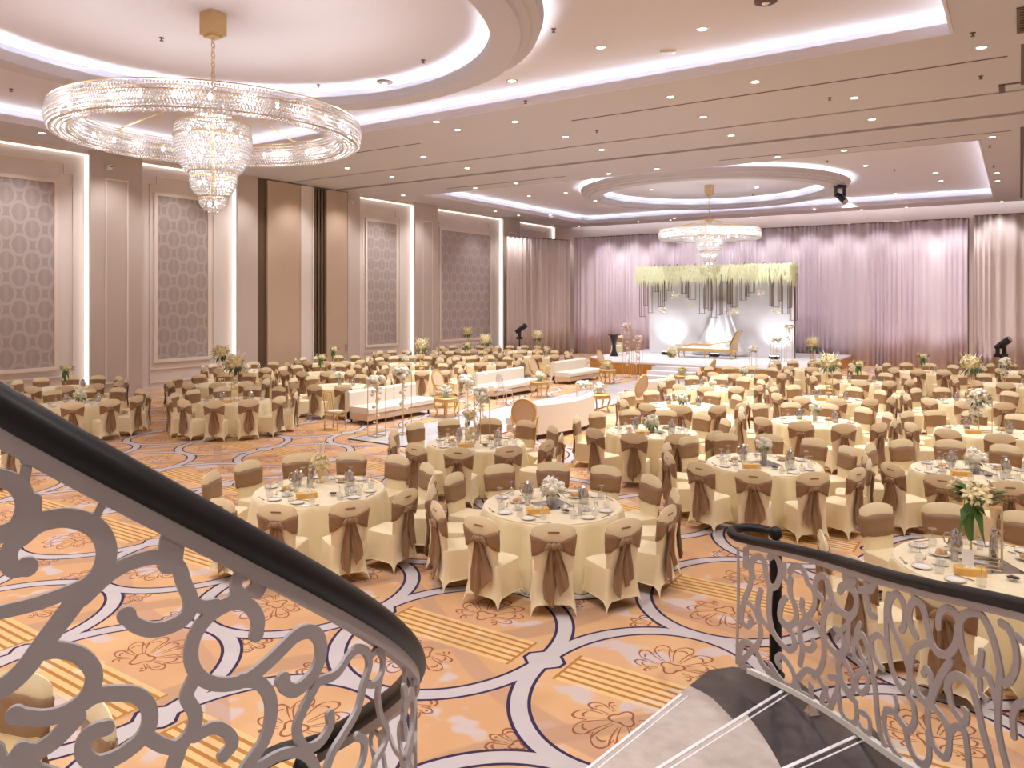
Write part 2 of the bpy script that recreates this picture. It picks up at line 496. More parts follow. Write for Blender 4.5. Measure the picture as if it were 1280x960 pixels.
# fine dark diffuser slots in the ceiling
mb = MB()
for x0, x1, y in ((-10.2, -.2, 18.3), (-19.5, -15.6, 18.3), (-8.8, -.2, 26.4), (-21, -15, 26.4)):
    mb.box(x0, y-.035, ZC-.006, x1, y+.035, ZC+.02)
for y0, y1 in ((26.0, 44.0), (17.6, 20.9)): mb.box(.02, y0, ZC-.006, .12, y1, ZC+.02)
mb.box(-.35, 20.6, ZC-.012, 1.8, 20.72, ZC+.02).box(-.4, 20.6, ZC-.012, -.28, 21.4, ZC+.02)
struct('trim_5', mb, M['slot'])

# ------------------------------------------------------------------ left wall: recessed bays between pilasters
XB = XL-.3                       # bay face
def wy(px): return at_x(px, XL).y
edges = dict(b1=(-40, 113), p1=(113, 178), b2=(178, 297), p2=(297, 322), gap=(322, 450), b3=(450, 519), p3=(519, 547), b4=(547, 630), p4=(630, 650), b5=(650, 695))
pil = MB()
def pilaster(y0, y1): pil.box(XB, y0, 0, XL, y1, ZC)
pilaster(wy(113), wy(178)); pilaster(wy(297), wy(322)); pilaster(wy(519), wy(547)); pilaster(wy(630), wy(650)); pilaster(wy(695), YB)
pilaster(YN, YN+1.5); pilaster(wy(435), wy(450))
struct('wall_left_1', pil, M['pilaster'])
mb = MB()
bays = [(YN+1.5, wy(113)), (wy(178), wy(297)), (wy(450), wy(519)), (wy(547), wy(630)), (wy(650), wy(695))]
for y0, y1 in bays: mb.box(XB, y0, ZC-.12, XL-.12, y1, ZC)     # header lip over each bay
struct('trim_6', mb, M['molding'])
mb = MB().box(XB, bays[0][0], 0, XB+.04, bays[0][1], .22)
for y0, y1 in bays[1:]: mb.box(XB, y0, 0, XB+.04, y1, .22)
struct('baseboard_left', mb, M['molding'])

def frame_path(mb, y0, y1, z0, z1, w, t, x):
    for a in ((y0, z0, y1, z0+w), (y0, z1-w, y1, z1), (y0, z0+w, y0+w, z1-w), (y1-w, z0+w, y1, z1-w)):
        mb.box(x, a[0], a[1], x+t, a[2], a[3])
# damask panels, each a framed panel hung in its bay
pz = [(1.18, 7.18)]*5
names = ['between the handrail and the glowing strip', 'beside the folded partitions', 'narrow one past the partitions', 'wide one before the stage drape', 'half hidden by the stage drape']
for i, (y0, y1) in enumerate(bays):
    if i == 0:
        runs = [(wy(-92), wy(73)), ]
    elif i == 1: runs = [(wy(202), wy(265))]
    elif i == 2: runs = [(wy(464), wy(500))]
    elif i == 3: runs = [(wy(556), wy(617))]
    else: runs = [(wy(658), wy(686))]
    for a, b in runs:
        t = thing('damask_panel', 'tall damask wall panel in cream frame, '+names[i], 'wall panel', (XB, (a+b)/2, 0), 0, 'damask panels on the long wall')
        h = (b-a)/2
        MB().box(.005, -h, 1.18, .03, h, 7.02).build('fabric', M['damask'], t, False)
        fb = MB(); frame_path(fb, -h-.12, h+.12, 1.06, 7.14, .12, .06, .005); fb.build('inner_frame', M['molding'], t, False)
        # outer moulding with notched upper corners
        o = MB(); w = .045; e = min(y1-(a+b)/2, (a+b)/2-y0)-.42; z1 = 7.72; n = .32
        if i == 0: e = h+.62
        zl = .35
        for q in ((-e, zl, -e+w, z1-n), (e-w, zl, e, z1-n), (-e, z1-n-w, -e+n, z1-n), (e-n, z1-n-w, e, z1-n),
                  (-e+n-w, z1-n, -e+n, z1), (e-n, z1-n, e-n+w, z1), (-e+n, z1-w, e-n, z1), (-e+w, zl, e-w, zl+w), (-e+w, .82, e-w, .82+w)):
            o.box(.002, q[0], q[1], .035, q[2], q[3])
        o.build('outer_moulding', M['molding'], t, False)
# pilaster inset frames
mb = MB()
for a, b in ((131, 160), (528, 540), (636, 645)):
    y0, y1 = wy(a), wy(b); frame_path(mb, y0, y1, .5, 7.35, .05, .03, XL)
struct('trim_7', mb, M['molding'])
# LED strips at the far edge and the head of each bay
pos = ['first', 'second', 'third', 'fourth', 'fifth']
for i, (y0, y1) in enumerate(bays):
    t = thing('light_strip', f'glowing white edge strip round the {pos[i]} wall bay from the stairs', 'light', (XB, y1, 0), 0, 'edge lights of the wall bays')
    MB().box(.04, -.05, .3, .2, -.005, ZC-.16).build('vertical_strip', M['strip_white'], t, False)
    MB().box(.02, y0-y1+.1, ZC-.16, .1, -.06, ZC-.125).build('head_strip', M['strip_white'], t, False)
# folded partition store
g0, g1 = wy(322), wy(435)
t = thing('partition_door', 'tall plain beige partition pocket door beside the second damask panel', 'partition', (XL, 0, 0), 0, 'partition doors on the long wall')
a, b, c_, d_ = wy(322), wy(335), wy(376), wy(391)
MB().box(-.3, a, 0, -.12, b, ZC-.02).build('dark_reveal', M['partition_dark'], t, False)
MB().box(-.3, b, .02, -.02, c_, ZC-.05).build('door_leaf', M['partition'], t, False)
MB().box(-.3, c_, .02, .02, d_-.06, ZC-.05).box(-.3, d_-.06, .02, .06, d_, ZC-.05).build('jamb', M['wall_light'], t, False)
t = thing('folding_partition', 'stack of folded partition leaves, dark edged, in the wall pocket', 'partition', (XL, 0, 0), 0)
y0, y1 = wy(392), wy(408)
for k in range(4):
    a = y0+.1+(y1-y0-.1)*k/4; MB().box(-.3, a+.03, .02, -.1+.04*k, a+(y1-y0-.1)/4, ZC-.06).build('leaf', M['partition_dark'], t, False)
t = thing('partition_door', 'tall plain beige pocket door just past the folded partition leaves', 'partition', (XL, 0, 0), 0, 'partition doors on the long wall')
MB().box(-.3, wy(408)+.02, .02, -.01, wy(435)-.02, ZC-.05).build('door_leaf', M['partition'], t, False)
MB().box(-.01, wy(434)-.1, 1.0, .02, wy(434)-.06, 1.3).build('handle', M['bronze'], t, False)
# small wall cameras
for px, lab in ((135, 'small white wall camera high on the first pilaster'), (438, 'small white wall camera high on the pilaster past the partitions')):
    y = wy(px); t = thing('wall_camera', lab, 'camera', (XL, y, 7.72))
    MB().box(0, -.1, -.08, .05, .1, .1).build('bracket', M['ceramic'], t, False)
    MB().ball((.13, 0, 0), .09, n=12, m=8).build('dome', M['ceramic'], t)
    MB().lathe([(.0, 0), (.04, 0), (.04, .03), (0, .03)], 12, (.2, 0, -.015)).build('lens', M['black_metal'], t)

# ------------------------------------------------------------------ drapes
def drape(name, pts, ztop, m, label, pitch=.26, amp=.075, seed=1):
    """pleated curtain along a plan polyline, hung from a pole"""
    rnd = random.Random(seed)
    t = thing(name, label, 'drape', (pts[0][0], pts[0][1], 0))
    segs = [(Vector(a), Vector(b)) for a, b in zip(pts, pts[1:])]
    L = sum((b-a).length for a, b in segs); n = int(L/pitch*6)
    ph = 0; P = []
    for i in range(n+1):
        s = L*i/n; q = s; 
        for a, b in segs:
            l = (b-a).length
            if q <= l+1e-6: break
            q -= l
        d = (b-a).normalized(); nrm = Vector((d.y, -d.x))
        ph += (L/n)/pitch*2*PI*(1+.45*sin(s*1.7+seed)+.25*sin(s*4.1))
        P.append((a+d*q, nrm, sin(ph)+.45*sin(ph*.37+seed), s))
    mb = MB()
    def fn(u, v):
        p, nrm, w, s = P[min(n, int(round(u*n)))]
        k = amp*(1.15-.45*v)
        q = p+nrm*(w*k) - Vector(pts[0])
        return (q.x, q.y, .02+v*(ztop-.06))
    mb.grid(fn, n+1, 5)
    o = mb.build('cloth', m, t); 
    sl = o.modifiers.new('thickness', 'SOLIDIFY'); sl.thickness = .01
    MB().tube([(Vector(p)-Vector(pts[0])).to_3d()+Vector((0, 0, ztop-.03)) for p in pts], .03, 8).build('pole', M['bronze'], t)
    for k, p in enumerate([pts[0], pts[-1]]):
        q = Vector(p)-Vector(pts[0])
        MB().lathe([(.18, 0), (.18, .02), (.03, .03), (.03, ztop-.02)], 10, (q.x, q.y+.12, 0)).build('post', M['bronze'], t)
    return t
YD = 41.5
drape('stage_drape', [(-22.95, YD), (-2.0, YD)], 7.15, M['drape_mauve'], 'long pleated mauve drape hanging behind the whole stage', seed=3)
drape('stage_drape', [(-24.7, 36.6), (-23.05, YD-.5)], 7.0, M['drape_beige'], 'pleated beige drape between the long wall and the mauve drape', seed=5, amp=.1, pitch=.32)
drape('stage_drape', [(-1.75, YD-.45), (2.4, YD-.45)], 7.2, M['drape_beige'], 'pleated beige drape behind the moving head lamp on a stand', seed=8, amp=.11, pitch=.32)

# ------------------------------------------------------------------ ceiling fittings
DL = {  # zone: (height, [pixels])
 'on the near ceiling ring soffit': (ZC-.02, [(640,101), (545.5,152)]),
 'inside the near ceiling coffer': (ZH, [(751,59), (878,36)]),
 'between near coffer and partition tracks': (ZC, [(52,166), (529,196), (572,162), (644,152), (707,171), (838,121), (879,146), (944,102), (1068,122), (1227,59)]),
 'on the strip between the partition tracks': (ZC, [(434,210), (490,221), (584,210), (752,187), (914,169), (1090,149)]),
 'between partition tracks and far coffer': (ZC, [(504,244), (594,235), (645,229), (761,217), (821,211), (972,196), (1055,188), (1240,171)]),
 'inside the far ceiling coffer': (ZH, [(661,245), (660,257), (688,262), (707,241), (1010,214), (1082,207), (1169,216), (1176,226), (1119,242), (1060,247)]),
 'on the far ceiling ring soffit': (ZC-.02, [(814,237), (946,234), (744,251), (843,273), (939,272), (762,268), (1018,262)]),
 'along the border past the far coffer': (ZC, [(619,264), (648,269), (724,283), (798,277), (838,275), (1077,262), (1133,259), (1252,252), (1246,216), (1247,226)]),
}
def mk_downlight():
    t = thing('downlight', '', 'light')
    MB().lathe([(.085, .012), (.085, -.012), (.125, -.02), (.135, -.006), (.135, .012)], 20, closed=True).build('trim_ring', M['ceramic'], t)
    MB().lathe([(.0, -.004), (.083, -.004), (.083, .004), (0, .004)], 20).build('lens', M['lamp_white'], t)
    return t
K = Kind(mk_downlight, 'recessed ceiling downlights'); SPOTS = []
for zone, (z, px) in DL.items():
    P3 = sorted([at_z(a, b, z) for a, b in px], key=lambda p: p.x)
    for i, p in enumerate(P3):
        K.put((p.x, p.y, z), 0, f'recessed ceiling downlight, {ORD[i]} from the damask wall, {zone}')
        SPOTS.append((p.x, p.y, z))
def mk_spr():
    t = thing('ceiling_sprinkler', '', 'sprinkler')
    MB().lathe([(.05, 0), (.05, -.012), (.018, -.02), (.018, -.05), (0, -.05)], 12).build('cup', M['bronze'], t)
    MB().lathe([(0, -.07), (.04, -.07), (.04, -.062), (0, -.062)], 10).lathe([(.008, -.065), (.008, -.045)], 6).build('deflector', M['bronze'], t)
    return t
K = Kind(mk_spr, 'ceiling sprinklers')
for zone, (z, px) in {'inside the near ceiling dome': (ZH, [(202,47), (529,75), (398,106)]),
                      'in the near coffer field': (ZH, [(692,36), (804,100), (988,68)]),
                      'on the near ceiling beside the coffer': (ZC, [(657,126), (746,163), (1216,41), (1037,122), (1226,95), (14,111)]),
                      'inside the far ceiling coffer': (ZH, [(1034,201), (1118,212), (941,243)]),
                      'outside the far ceiling coffer': (ZC, [(1237,182), (1242,207)])}.items():
    for i, p in enumerate(sorted([at_z(a, b, z) for a, b in px], key=lambda p: p.x)):
        K.put((p.x, p.y, z), 0, f'small dark ceiling sprinkler, {ORD[i]} from the damask wall, {zone}')
for (a, b), z, lab in (((481, 102), ZH, 'round grey ceiling detector inside the near dome'), ((957, 1), ZH, 'round grey ceiling loudspeaker in the near coffer, at the top edge')):
    p = at_z(a, b, z); t = thing('ceiling_detector', lab, 'detector', p)
    MB().lathe([(.2, 0), (.2, -.025), (.14, -.05), (0, -.05)], 24).build('body', M['slot'], t)
    MB().lathe([(.07, -.05), (.05, -.065), (0, -.065)], 16).build('sensor', M['ceramic'], t)
p = at_z(835, 63, ZH); t = thing('emergency_light', 'small white rectangular emergency light on the near coffer ceiling', 'light', p, .5)
MB().box(-.16, -.06, -.05, .16, .06, 0).build('body', M['ceramic'], t, False); MB().box(-.13, -.04, -.058, .13, .04, -.05).build('diffuser', M['ceramic'], t, False)
p = at_z(1275, 25, ZC); t = thing('ceiling_vent', 'dark slatted ceiling vent at the top right corner', 'vent', p)
MB().box(-.05, -.7, -.02, .6, .75, 0).build('frame', M['slot'], t, False)
mbv = MB()
for k in range(9): mbv.box(0, -.65+k*.15, -.04, .55, -.58+k*.15, -.02)
mbv.build('slats', M['partition_dark'], t, False)
# ------------------------------------------------------------------ curved staircase and its two balustrades
SC = RT*(-1.556)+FW*2.746          # centre of the stair well
RIN = 1.2
SL = .0155                         # fall of the handrail per degree
def rout(th):
    K = [(-200, 4.0), (10, 4.02), (20, 4.11), (24.6, 4.20), (28, 4.30), (35.3, 4.57), (41.6, 4.80), (46.8, 4.98), (60, 4.98)]
    for (a, ra), (b, rb) in zip(K, K[1:]):
        if th <= b: return ra+(rb-ra)*(th-a)/(b-a)
    return 4.98
def pol(th, r, z=0.0):             # angle in degrees in the viewer-aligned frame of the well
    return SC + (RT*cos(rad(th))+FW*sin(rad(th)))*r + Vector((0, 0, z))
st = thing('staircase', 'curved marble staircase with dark border sweeping down to the carpet', 'staircase', SC)
def loc(p): return tuple(Vector(p)-SC)
NST = 17; A0, DA, RISE = 50.5, 10.3, .16
STA = [49.2]+[40.6-DA*i for i in range(NST)]
for k in range(NST):
    a1 = STA[k]; a0 = STA[k+1]; z = RISE*(k+1); zb = 0 if k < 5 else z-.42
    for nm, f0, f1, mm in (('tread', 0.0, 1.0, M['marble']), ('border', 1.0, 2.0, M['marble_dark'])):
        mb = MB(); n = 6
        top, bot = [], []
        def rb(th):                                                 # line between light tread and dark border
            return rout(th)-(.62 if th < 30 else .62-.012*(th-30))
        ths = [a0+(a1-a0)*i/n for i in range(n+1)]
        nose = 1.0
        inner = [(th, (RIN-.06 if f0 == 0 else rb(th))) for th in ths]
        outer = [(th, (rb(th) if f0 == 0 else rout(th)+.14+.12*max(0, min(1, (th-25)/20)))) for th in ths]
        if k == 0 and f0 == 1:                                      # rounded front corner of the bottom step
            outer = []
            for i in range(n+1):
                th = a0+(a1-a0)*i/n
                outer.append((th, rout(th)+.26-.30*max(0, (i-3)/3)**2.4))
        ring = [loc(pol(th, r)) for th, r in inner]+[loc(pol(th, r)) for th, r in reversed(outer)]
        pts = [(p[0], p[1]) for p in ring]
        mb.prism(pts, zb, z)
        mb.build(nm, mm, st, False)
    # pale bull-nose line at the tread's edge
    mb = MB()
    e = [loc(pol(a1-.25, RIN-.05, z+.004)), loc(pol(a1-.25, rout(a1)-(.55 if k == 0 else .02), z+.004))]
    d = Vector(e[1])-Vector(e[0]); an = math.atan2(d.y, d.x); c = (Vector(e[0])+Vector(e[1]))/2
    mb.obox((c.x, c.y), an, d.length/2, .012, z-.03, z+.006)
    mb.obox((c.x+.05*sin(an), c.y-.05*cos(an)), an, d.length/2, .006, z-.002, z+.003)
    mb.build('nosing', M['stage_top'], st, False)

def crom(P, sub=6):
    if len(P) < 3: 
        return [tuple(P[0][k]+(P[1][k]-P[0][k])*i/sub for k in range(len(P[0]))) for i in range(sub+1)]
    out = []
    Q = [tuple(2*a-b for a, b in zip(P[0], P[1]))]+list(P)+[tuple(2*a-b for a, b in zip(P[-1], P[-2]))]
    for i in range(1, len(Q)-2):
        p0, p1, p2, p3 = Q[i-1:i+3]
        for j in range(sub):
            t = j/sub
            out.append(tuple(.5*(2*b+(c-a)*t+(2*a-5*b+4*c-d)*t*t+(3*b-a-3*c+d)*t**3) for a, b, c, d in zip(p0, p1, p2, p3)))
    out.append(tuple(P[-1])); return out

class Sheet:
    """cut-metal panel following a vertical surface r(th); drawn in (arc length, height)"""
    def __init__(s, rfun, thick, rsc): s.r, s.t, s.k, s.mb = rfun, thick, rsc, MB()
    def P(s, u, z, side):
        th = math.degrees(u/s.k); return loc(pol(th, s.r(th)+side*s.t/2, z))
    def stroke(s, pts, sub=5, ball0=0, ball1=0):
        """pts: (u, z, width)"""
        L = crom(pts, sub); n = len(L); vs = []
        for i, (u, z, w) in enumerate(L):
            a, b = L[max(0, i-1)], L[min(n-1, i+1)]
            dx, dz = b[0]-a[0], b[1]-a[1]; q = math.hypot(dx, dz) or 1e-6
            nx, nz = -dz/q, dx/q
            for e in (1, -1):
                for side in (-1, 1):
                    vs.append(s.P(u+nx*w/2*e, z+nz*w/2*e, side))
        fs = []
        for i in range(n-1):
            a, b = i*4, i*4+4
            fs += [(a, a+2, b+2, b), (a+1, b+1, b+3, a+3), (a, b, b+1, a+1), (a+2, a+3, b+3, b+2)]
        fs += [(0, 1, 3, 2), (4*n-4, 4*n-2, 4*n-1, 4*n-3)]
        s.mb.add(vs, fs)
        for (u, z, w), f in ((L[0], ball0), (L[-1], ball1)): s.disc(u, z, max(w*.5, f))
    def disc(s, u, z, r, hole=0, n=16):
        vs, fs = [], []
        for side in (-1, 1):
            for k in range(n):
                a = 2*PI*k/n; vs.append(s.P(u+r*cos(a), z+r*sin(a), side))
        if hole:
            for side in (-1, 1):
                for k in range(n):
                    a = 2*PI*k/n; vs.append(s.P(u+hole*cos(a), z+hole*sin(a), side))
            for k in range(n):
                j = (k+1) % n
                fs += [(k, 2*n+k, 2*n+j, j), (n+k, n+j, 3*n+j, 3*n+k), (k, j, n+j, n+k), (2*n+k, 3*n+k, 3*n+j, 2*n+j)]
        else:
            fs += [tuple(range(n)), tuple(range(2*n-1, n-1, -1))]+[(k, n+k, n+(k+1) % n, (k+1) % n) for k in range(n)]
        s.mb.add(vs, fs)

def hit(px, py, rfun, near):
    """(theta, z, depth) where a line of sight meets the vertical surface r(theta)"""
    d0 = ray(px, py); k = (px-640)/F
    def g(d):
        x, y = k*d+1.556, d-2.746
        return math.hypot(x, y)-rfun(math.degrees(math.atan2(y, x)))
    ds = [.4+i*.02 for i in range(400)]; res = None
    for a, b in zip(ds, ds[1:]):
        if g(a)*g(b) <= 0:
            for _ in range(30):
                m = (a+b)/2
                if g(a)*g(m) <= 0: b = m
                else: a = m
            res = a
            if near: break
    if res is None: return None
    x, y = k*res+1.556, res-2.746
    return math.degrees(math.atan2(y, x)), H-(py-CY)/F*res, res

# --- inner balustrade
inn = thing('inner_balustrade', 'grey scrollwork balustrade with thick black handrail curving away beside the camera', 'balustrade', SC)
zr = lambda th: 2.03-SL*th
TH1 = 62.0
pts = []
th = -105.0
while th < TH1: pts.append(loc(pol(th, RIN, zr(th)))); th += 4
# volute at the foot: curls inward and flattens
zv = zr(TH1)
e = pol(TH1, RIN, 0); tdir = (RT*(-sin(rad(TH1)))+FW*cos(rad(TH1))); idir = (RT*(-cos(rad(TH1)))+FW*(-sin(rad(TH1))))
cv = e+idir*.21
for k in range(1, 24):
    a = 15*k*rad(1); r = .21-.0035*k
    q = cv-idir*(r*cos(a))+tdir*(r*sin(a))
    pts.append((q.x-SC.x, q.y-SC.y, zv-.008*min(k, 6)))
MB().tube(pts, .043, 14, flat=.9).build('handrail', M['rail_black'], inn)
MB().ball((pts[-1][0], pts[-1][1], pts[-1][2]+.01), .062, n=14, m=9).build('scroll_end', M['rail_black'], inn)
sh = Sheet(lambda th: RIN, .012, RIN)
def U(th): return rad(th)*RIN
def trace(P, w, near=True, sheet=None, rf=None, K=None, ball0=0, ball1=0, store=None):
    o = []
    for x, y in P:
        h = hit(x, y, rf, near)
        if h is None: continue
        o.append((rad(h[0])*K, h[1] if near else max(h[1], zbo(h[0])+.028), w*h[2]/F))
    if len(o) < 2: return
    sheet.stroke(o, ball0=ball0*o[0][2] if ball0 else 0, ball1=ball1*o[-1][2] if ball1 else 0)
    if store is not None: store.append((o, ball0, ball1))
LS = [  # (points, stroke width in pixels, ball factor at each end)
 ([(-14,592),(0,597),(15,602),(27,613),(32,630),(28,648),(19,660),(0,668),(-14,672)], 22, 0, 0),
 ([(36,570),(32,590),(28,612)], 12, 0, 0),
 ([(41,626),(38,650),(22,672),(10,694),(16,711),(34,708)], 20, 0, .62),
 ([(26,671),(50,653),(86,647),(120,660),(133,686),(126,716),(101,743),(56,802),(34,832),(14,852),(-10,866)], 24, 0, 0),
 ([(-12,768),(0,765),(45,754),(90,738),(112,728)], 17, 0, 0),
 ([(127,632),(122,642),(116,656)], 9, 0, 0),
 ([(104,748),(139,716),(172,700),(204,696),(222,708),(230,730),(238,750),(234,768),(216,781),(190,787),(168,780),(158,769)], 18, 0, .62),
 ([(216,672),(214,686),(212,702)], 30, 0, 0),
 ([(238,752),(252,758),(268,756)], 16, 0, 0),
 ([(300,699),(302,702)], 30, 0, 0), ([(330,724),(322,740)], 16, 0, 0),
 ([(296,742),(286,752),(268,760)], 16, 0, 0),
 ([(320,793),(322,775),(312,758),(295,753),(277,759),(256,775),(241,800),(239,827),(251,847),(275,855),(305,850),(331,831),(354,809),(370,794),(386,789),(398,797),(401,816),(394,838),(380,855),(367,863),(357,859),(353,850)], 17, .55, .6),
 ([(241,850),(233,871),(244,893),(238,916),(220,933),(203,931),(186,922)], 17, 0, 0),
 ([(243,920),(266,909),(284,916),(290,930),(279,944)], 15, 0, .55),
 ([(226,930),(216,958),(206,975)], 18, 0, 0),
 ([(300,850),(323,853),(337,872),(338,898),(330,925),(314,949),(298,972)], 16, 0, 0),
 ([(50,815),(75,812),(100,819),(116,837),(116,856),(105,875),(82,890),(56,897),(36,896),(20,893)], 20, 0, .58),
 ([(102,880),(120,869),(143,866),(169,868),(184,881),(187,901),(179,920),(160,937),(141,948),(120,953),(105,943),(105,927),(116,914),(133,909)], 19, 0, .5),
 ([(96,896),(69,924),(43,942),(20,965)], 21, 0, 0),
 ([(-10,928),(0,934),(3,945)], 9, 0, .6),
 ([(396,852),(420,842),(435,821),(447,811),(458,816),(461,832),(454,856),(447,886),(431,915),(416,939),(406,966)], 11, 0, 0),
 ([(463,820),(471,813),(478,822),(477,841),(468,855),(459,856)], 8, 0, 0),
 ([(475,848),(472,870),(476,896),(483,913),(480,932),(470,950),(465,970)], 8, 0, 0),
 ([(395,855),(380,884),(371,907),(374,926),(385,935),(401,926),(412,907),(412,893)], 12, 0, .55),
 ([(318,962),(346,945),(371,940),(388,949),(396,966)], 13, 0, 0),
 ([(446,921),(455,926),(454,946),(446,966)], 10, .6, 0),
]
STORE = []
for P, w, b0, b1 in LS: trace(P, w, True, sh, lambda th: RIN, RIN, b0, b1, STORE)
h = hit(308, 728, lambda th: RIN, True); sh.disc(rad(h[0])*RIN, h[1], 22*h[2]/F, 7*h[2]/F)
# the same scrolls carried on above and below the stretch that faces the camera
def clipdown(o, th0, th1):
    return [p for p in o if th0 <= math.degrees(p[0]/RIN) <= th1]
for sft in (58, -56):
    for o, b0, b1 in STORE:
        q = [(u+rad(sft)*RIN, z-SL*sft, w) for u, z, w in o]
        q = clipdown(q, *( (-8, TH1) if sft > 0 else (-105, -72)))
        if len(q) > 2: sh.stroke(q, sub=3, ball0=b0*q[0][2] if b0 else 0, ball1=b1*q[-1][2] if b1 else 0)
# lower half of the scroll pattern (same figures one row down)
for o, b0, b1 in STORE:
    for sft in (0, 34):
        q = [(u+rad(sft)*RIN, z-SL*sft-.50, w) for u, z, w in o]
        q = [p for p in q if p[1] > zr(math.degrees(p[0]/RIN))-1.03 and p[1] < zr(math.degrees(p[0]/RIN))-.71 and -105 < math.degrees(p[0]/RIN) < TH1]
        if len(q) > 2: sh.stroke(q, sub=3)
sh.mb.build('scroll_panel', M['rail_panel'], inn, False)
# flat bars that bind the panel above and below, and the foot post
for nm, dz0, dz1 in (('top_bar', -.092, -.03), ('bottom_bar', -1.05, -1.01)):
    mb = MB(); vs = []; fs = []; n = 0; th = -105.0
    while th <= TH1+.01:
        for r in (RIN-.016, RIN+.016):
            for dz in (dz0, dz1): vs.append(loc(pol(th, r, zr(th)+dz)))
        n += 1; th += 3.0
    for i in range(n-1):
        a, b = 4*i, 4*i+4
        fs += [(a, b, b+1, a+1), (a+2, a+3, b+3, b+2), (a+1, b+1, b+3, a+3), (a, a+2, b+2, b)]
    fs += [(0, 1, 3, 2), (4*n-4, 4*n-2, 4*n-1, 4*n-3)]
    mb.add(vs, fs).build(nm, M['rail_panel'], inn, False)
q = cv-SC
MB().lathe([(.05, .001), (.05, .02), (.034, .04), (.034, zv-.1), (.05, zv-.06)], 14, (q.x, q.y, 0)).build('newel_post', M['rail_black'], inn)

# --- outer balustrade
out = thing('outer_balustrade', 'grey scrollwork balustrade ending in a black volute over the bottom step', 'balustrade', SC)
THE = 45.6
def zro(th):                       # rail height, flattening toward the foot
    K = [(-110, 1.33+.0158*156), (46, 1.33), (50, 1.31)]
    for (a, za), (b, zb) in zip(K, K[1:]):
        if th <= b: return za+(zb-za)*(th-a)/(b-a)
    return 1.31
def zbo(th):                       # bottom bar height
    K = [(-110, .26+.0155*156), (46, .26), (50, .24)]
    for (a, za), (b, zb) in zip(K, K[1:]):
        if th <= b: return za+(zb-za)*(th-a)/(b-a)
    return .17
pts = []; th = -60.0
while th < THE: pts.append(loc(pol(th, rout(th), zro(th)))); th += 2
e = pol(THE, rout(THE)); tdir = RT*(-sin(rad(THE)))+FW*cos(rad(THE)); odir = RT*cos(rad(THE))+FW*sin(rad(THE))
cv = e+odir*.19
for k in range(1, 19):
    a = rad(13*k); r = .19-.001*k
    q = cv-odir*(r*cos(a))+tdir*(r*sin(a)); pts.append((q.x-SC.x, q.y-SC.y, zro(THE)))
MB().tube(pts, .04, 14, flat=.9).build('handrail', M['rail_black'], out)
MB().ball((pts[-1][0], pts[-1][1], pts[-1][2]+.015), .058, n=14, m=9).build('scroll_end', M['rail_black'], out)
q = Vector((pts[-1][0], pts[-1][1], 0)); mb = MB().lathe([(.075, .161), (.075, .18), (.05, .2), (.05, 1.2), (.06, 1.26), (.04, 1.29)], 16, (q.x, q.y, 0))
mb.build('newel_post', M['rail_black'], out)
for nm, fn, d0, d1 in (('top_bar', zro, -.07, -.03), ('bottom_bar', zbo, -.01, .03)):
    mb = MB(); vs = []; fs = []; n = 0; th = -60.0
    while th <= THE+.6:
        for r in (rout(th)-.018, rout(th)+.018):
            for dz in (d0, d1): vs.append(loc(pol(th, r, fn(th)+dz)))
        n += 1; th += 1.5
    for i in range(n-1):
        a, b = 4*i, 4*i+4
        fs += [(a, b, b+1, a+1), (a+2, a+3, b+3, b+2), (a+1, b+1, b+3, a+3), (a, a+2, b+2, b)]
    fs += [(0, 1, 3, 2), (4*n-4, 4*n-2, 4*n-1, 4*n-3)]
    mb.add(vs, fs).build(nm, M['rail_panel'] if nm == 'top_bar' else M['ceramic'], out, False)
for th in (36.5, 14.5, -16.0):
    p = pol(th, rout(th)); q = p-SC; zf = .001+RISE*sum(1 for q_ in STA if th < q_)
    mb = MB().lathe([(.055, zf), (.055, zf+.012), (.02, zf+.07), (.014, zf+.08), (.014, zbo(th)+.01)], 4, (q.x, q.y, 0))
    mb.build('foot', M['silver'], out, False)
K4 = 4.15
so = Sheet(rout, .012, K4)
def r1(P): return [(900+x/4, 640+y/4) for x, y in P]
def r2(P): return [(1000+x/4, 720+y/4) for x, y in P]
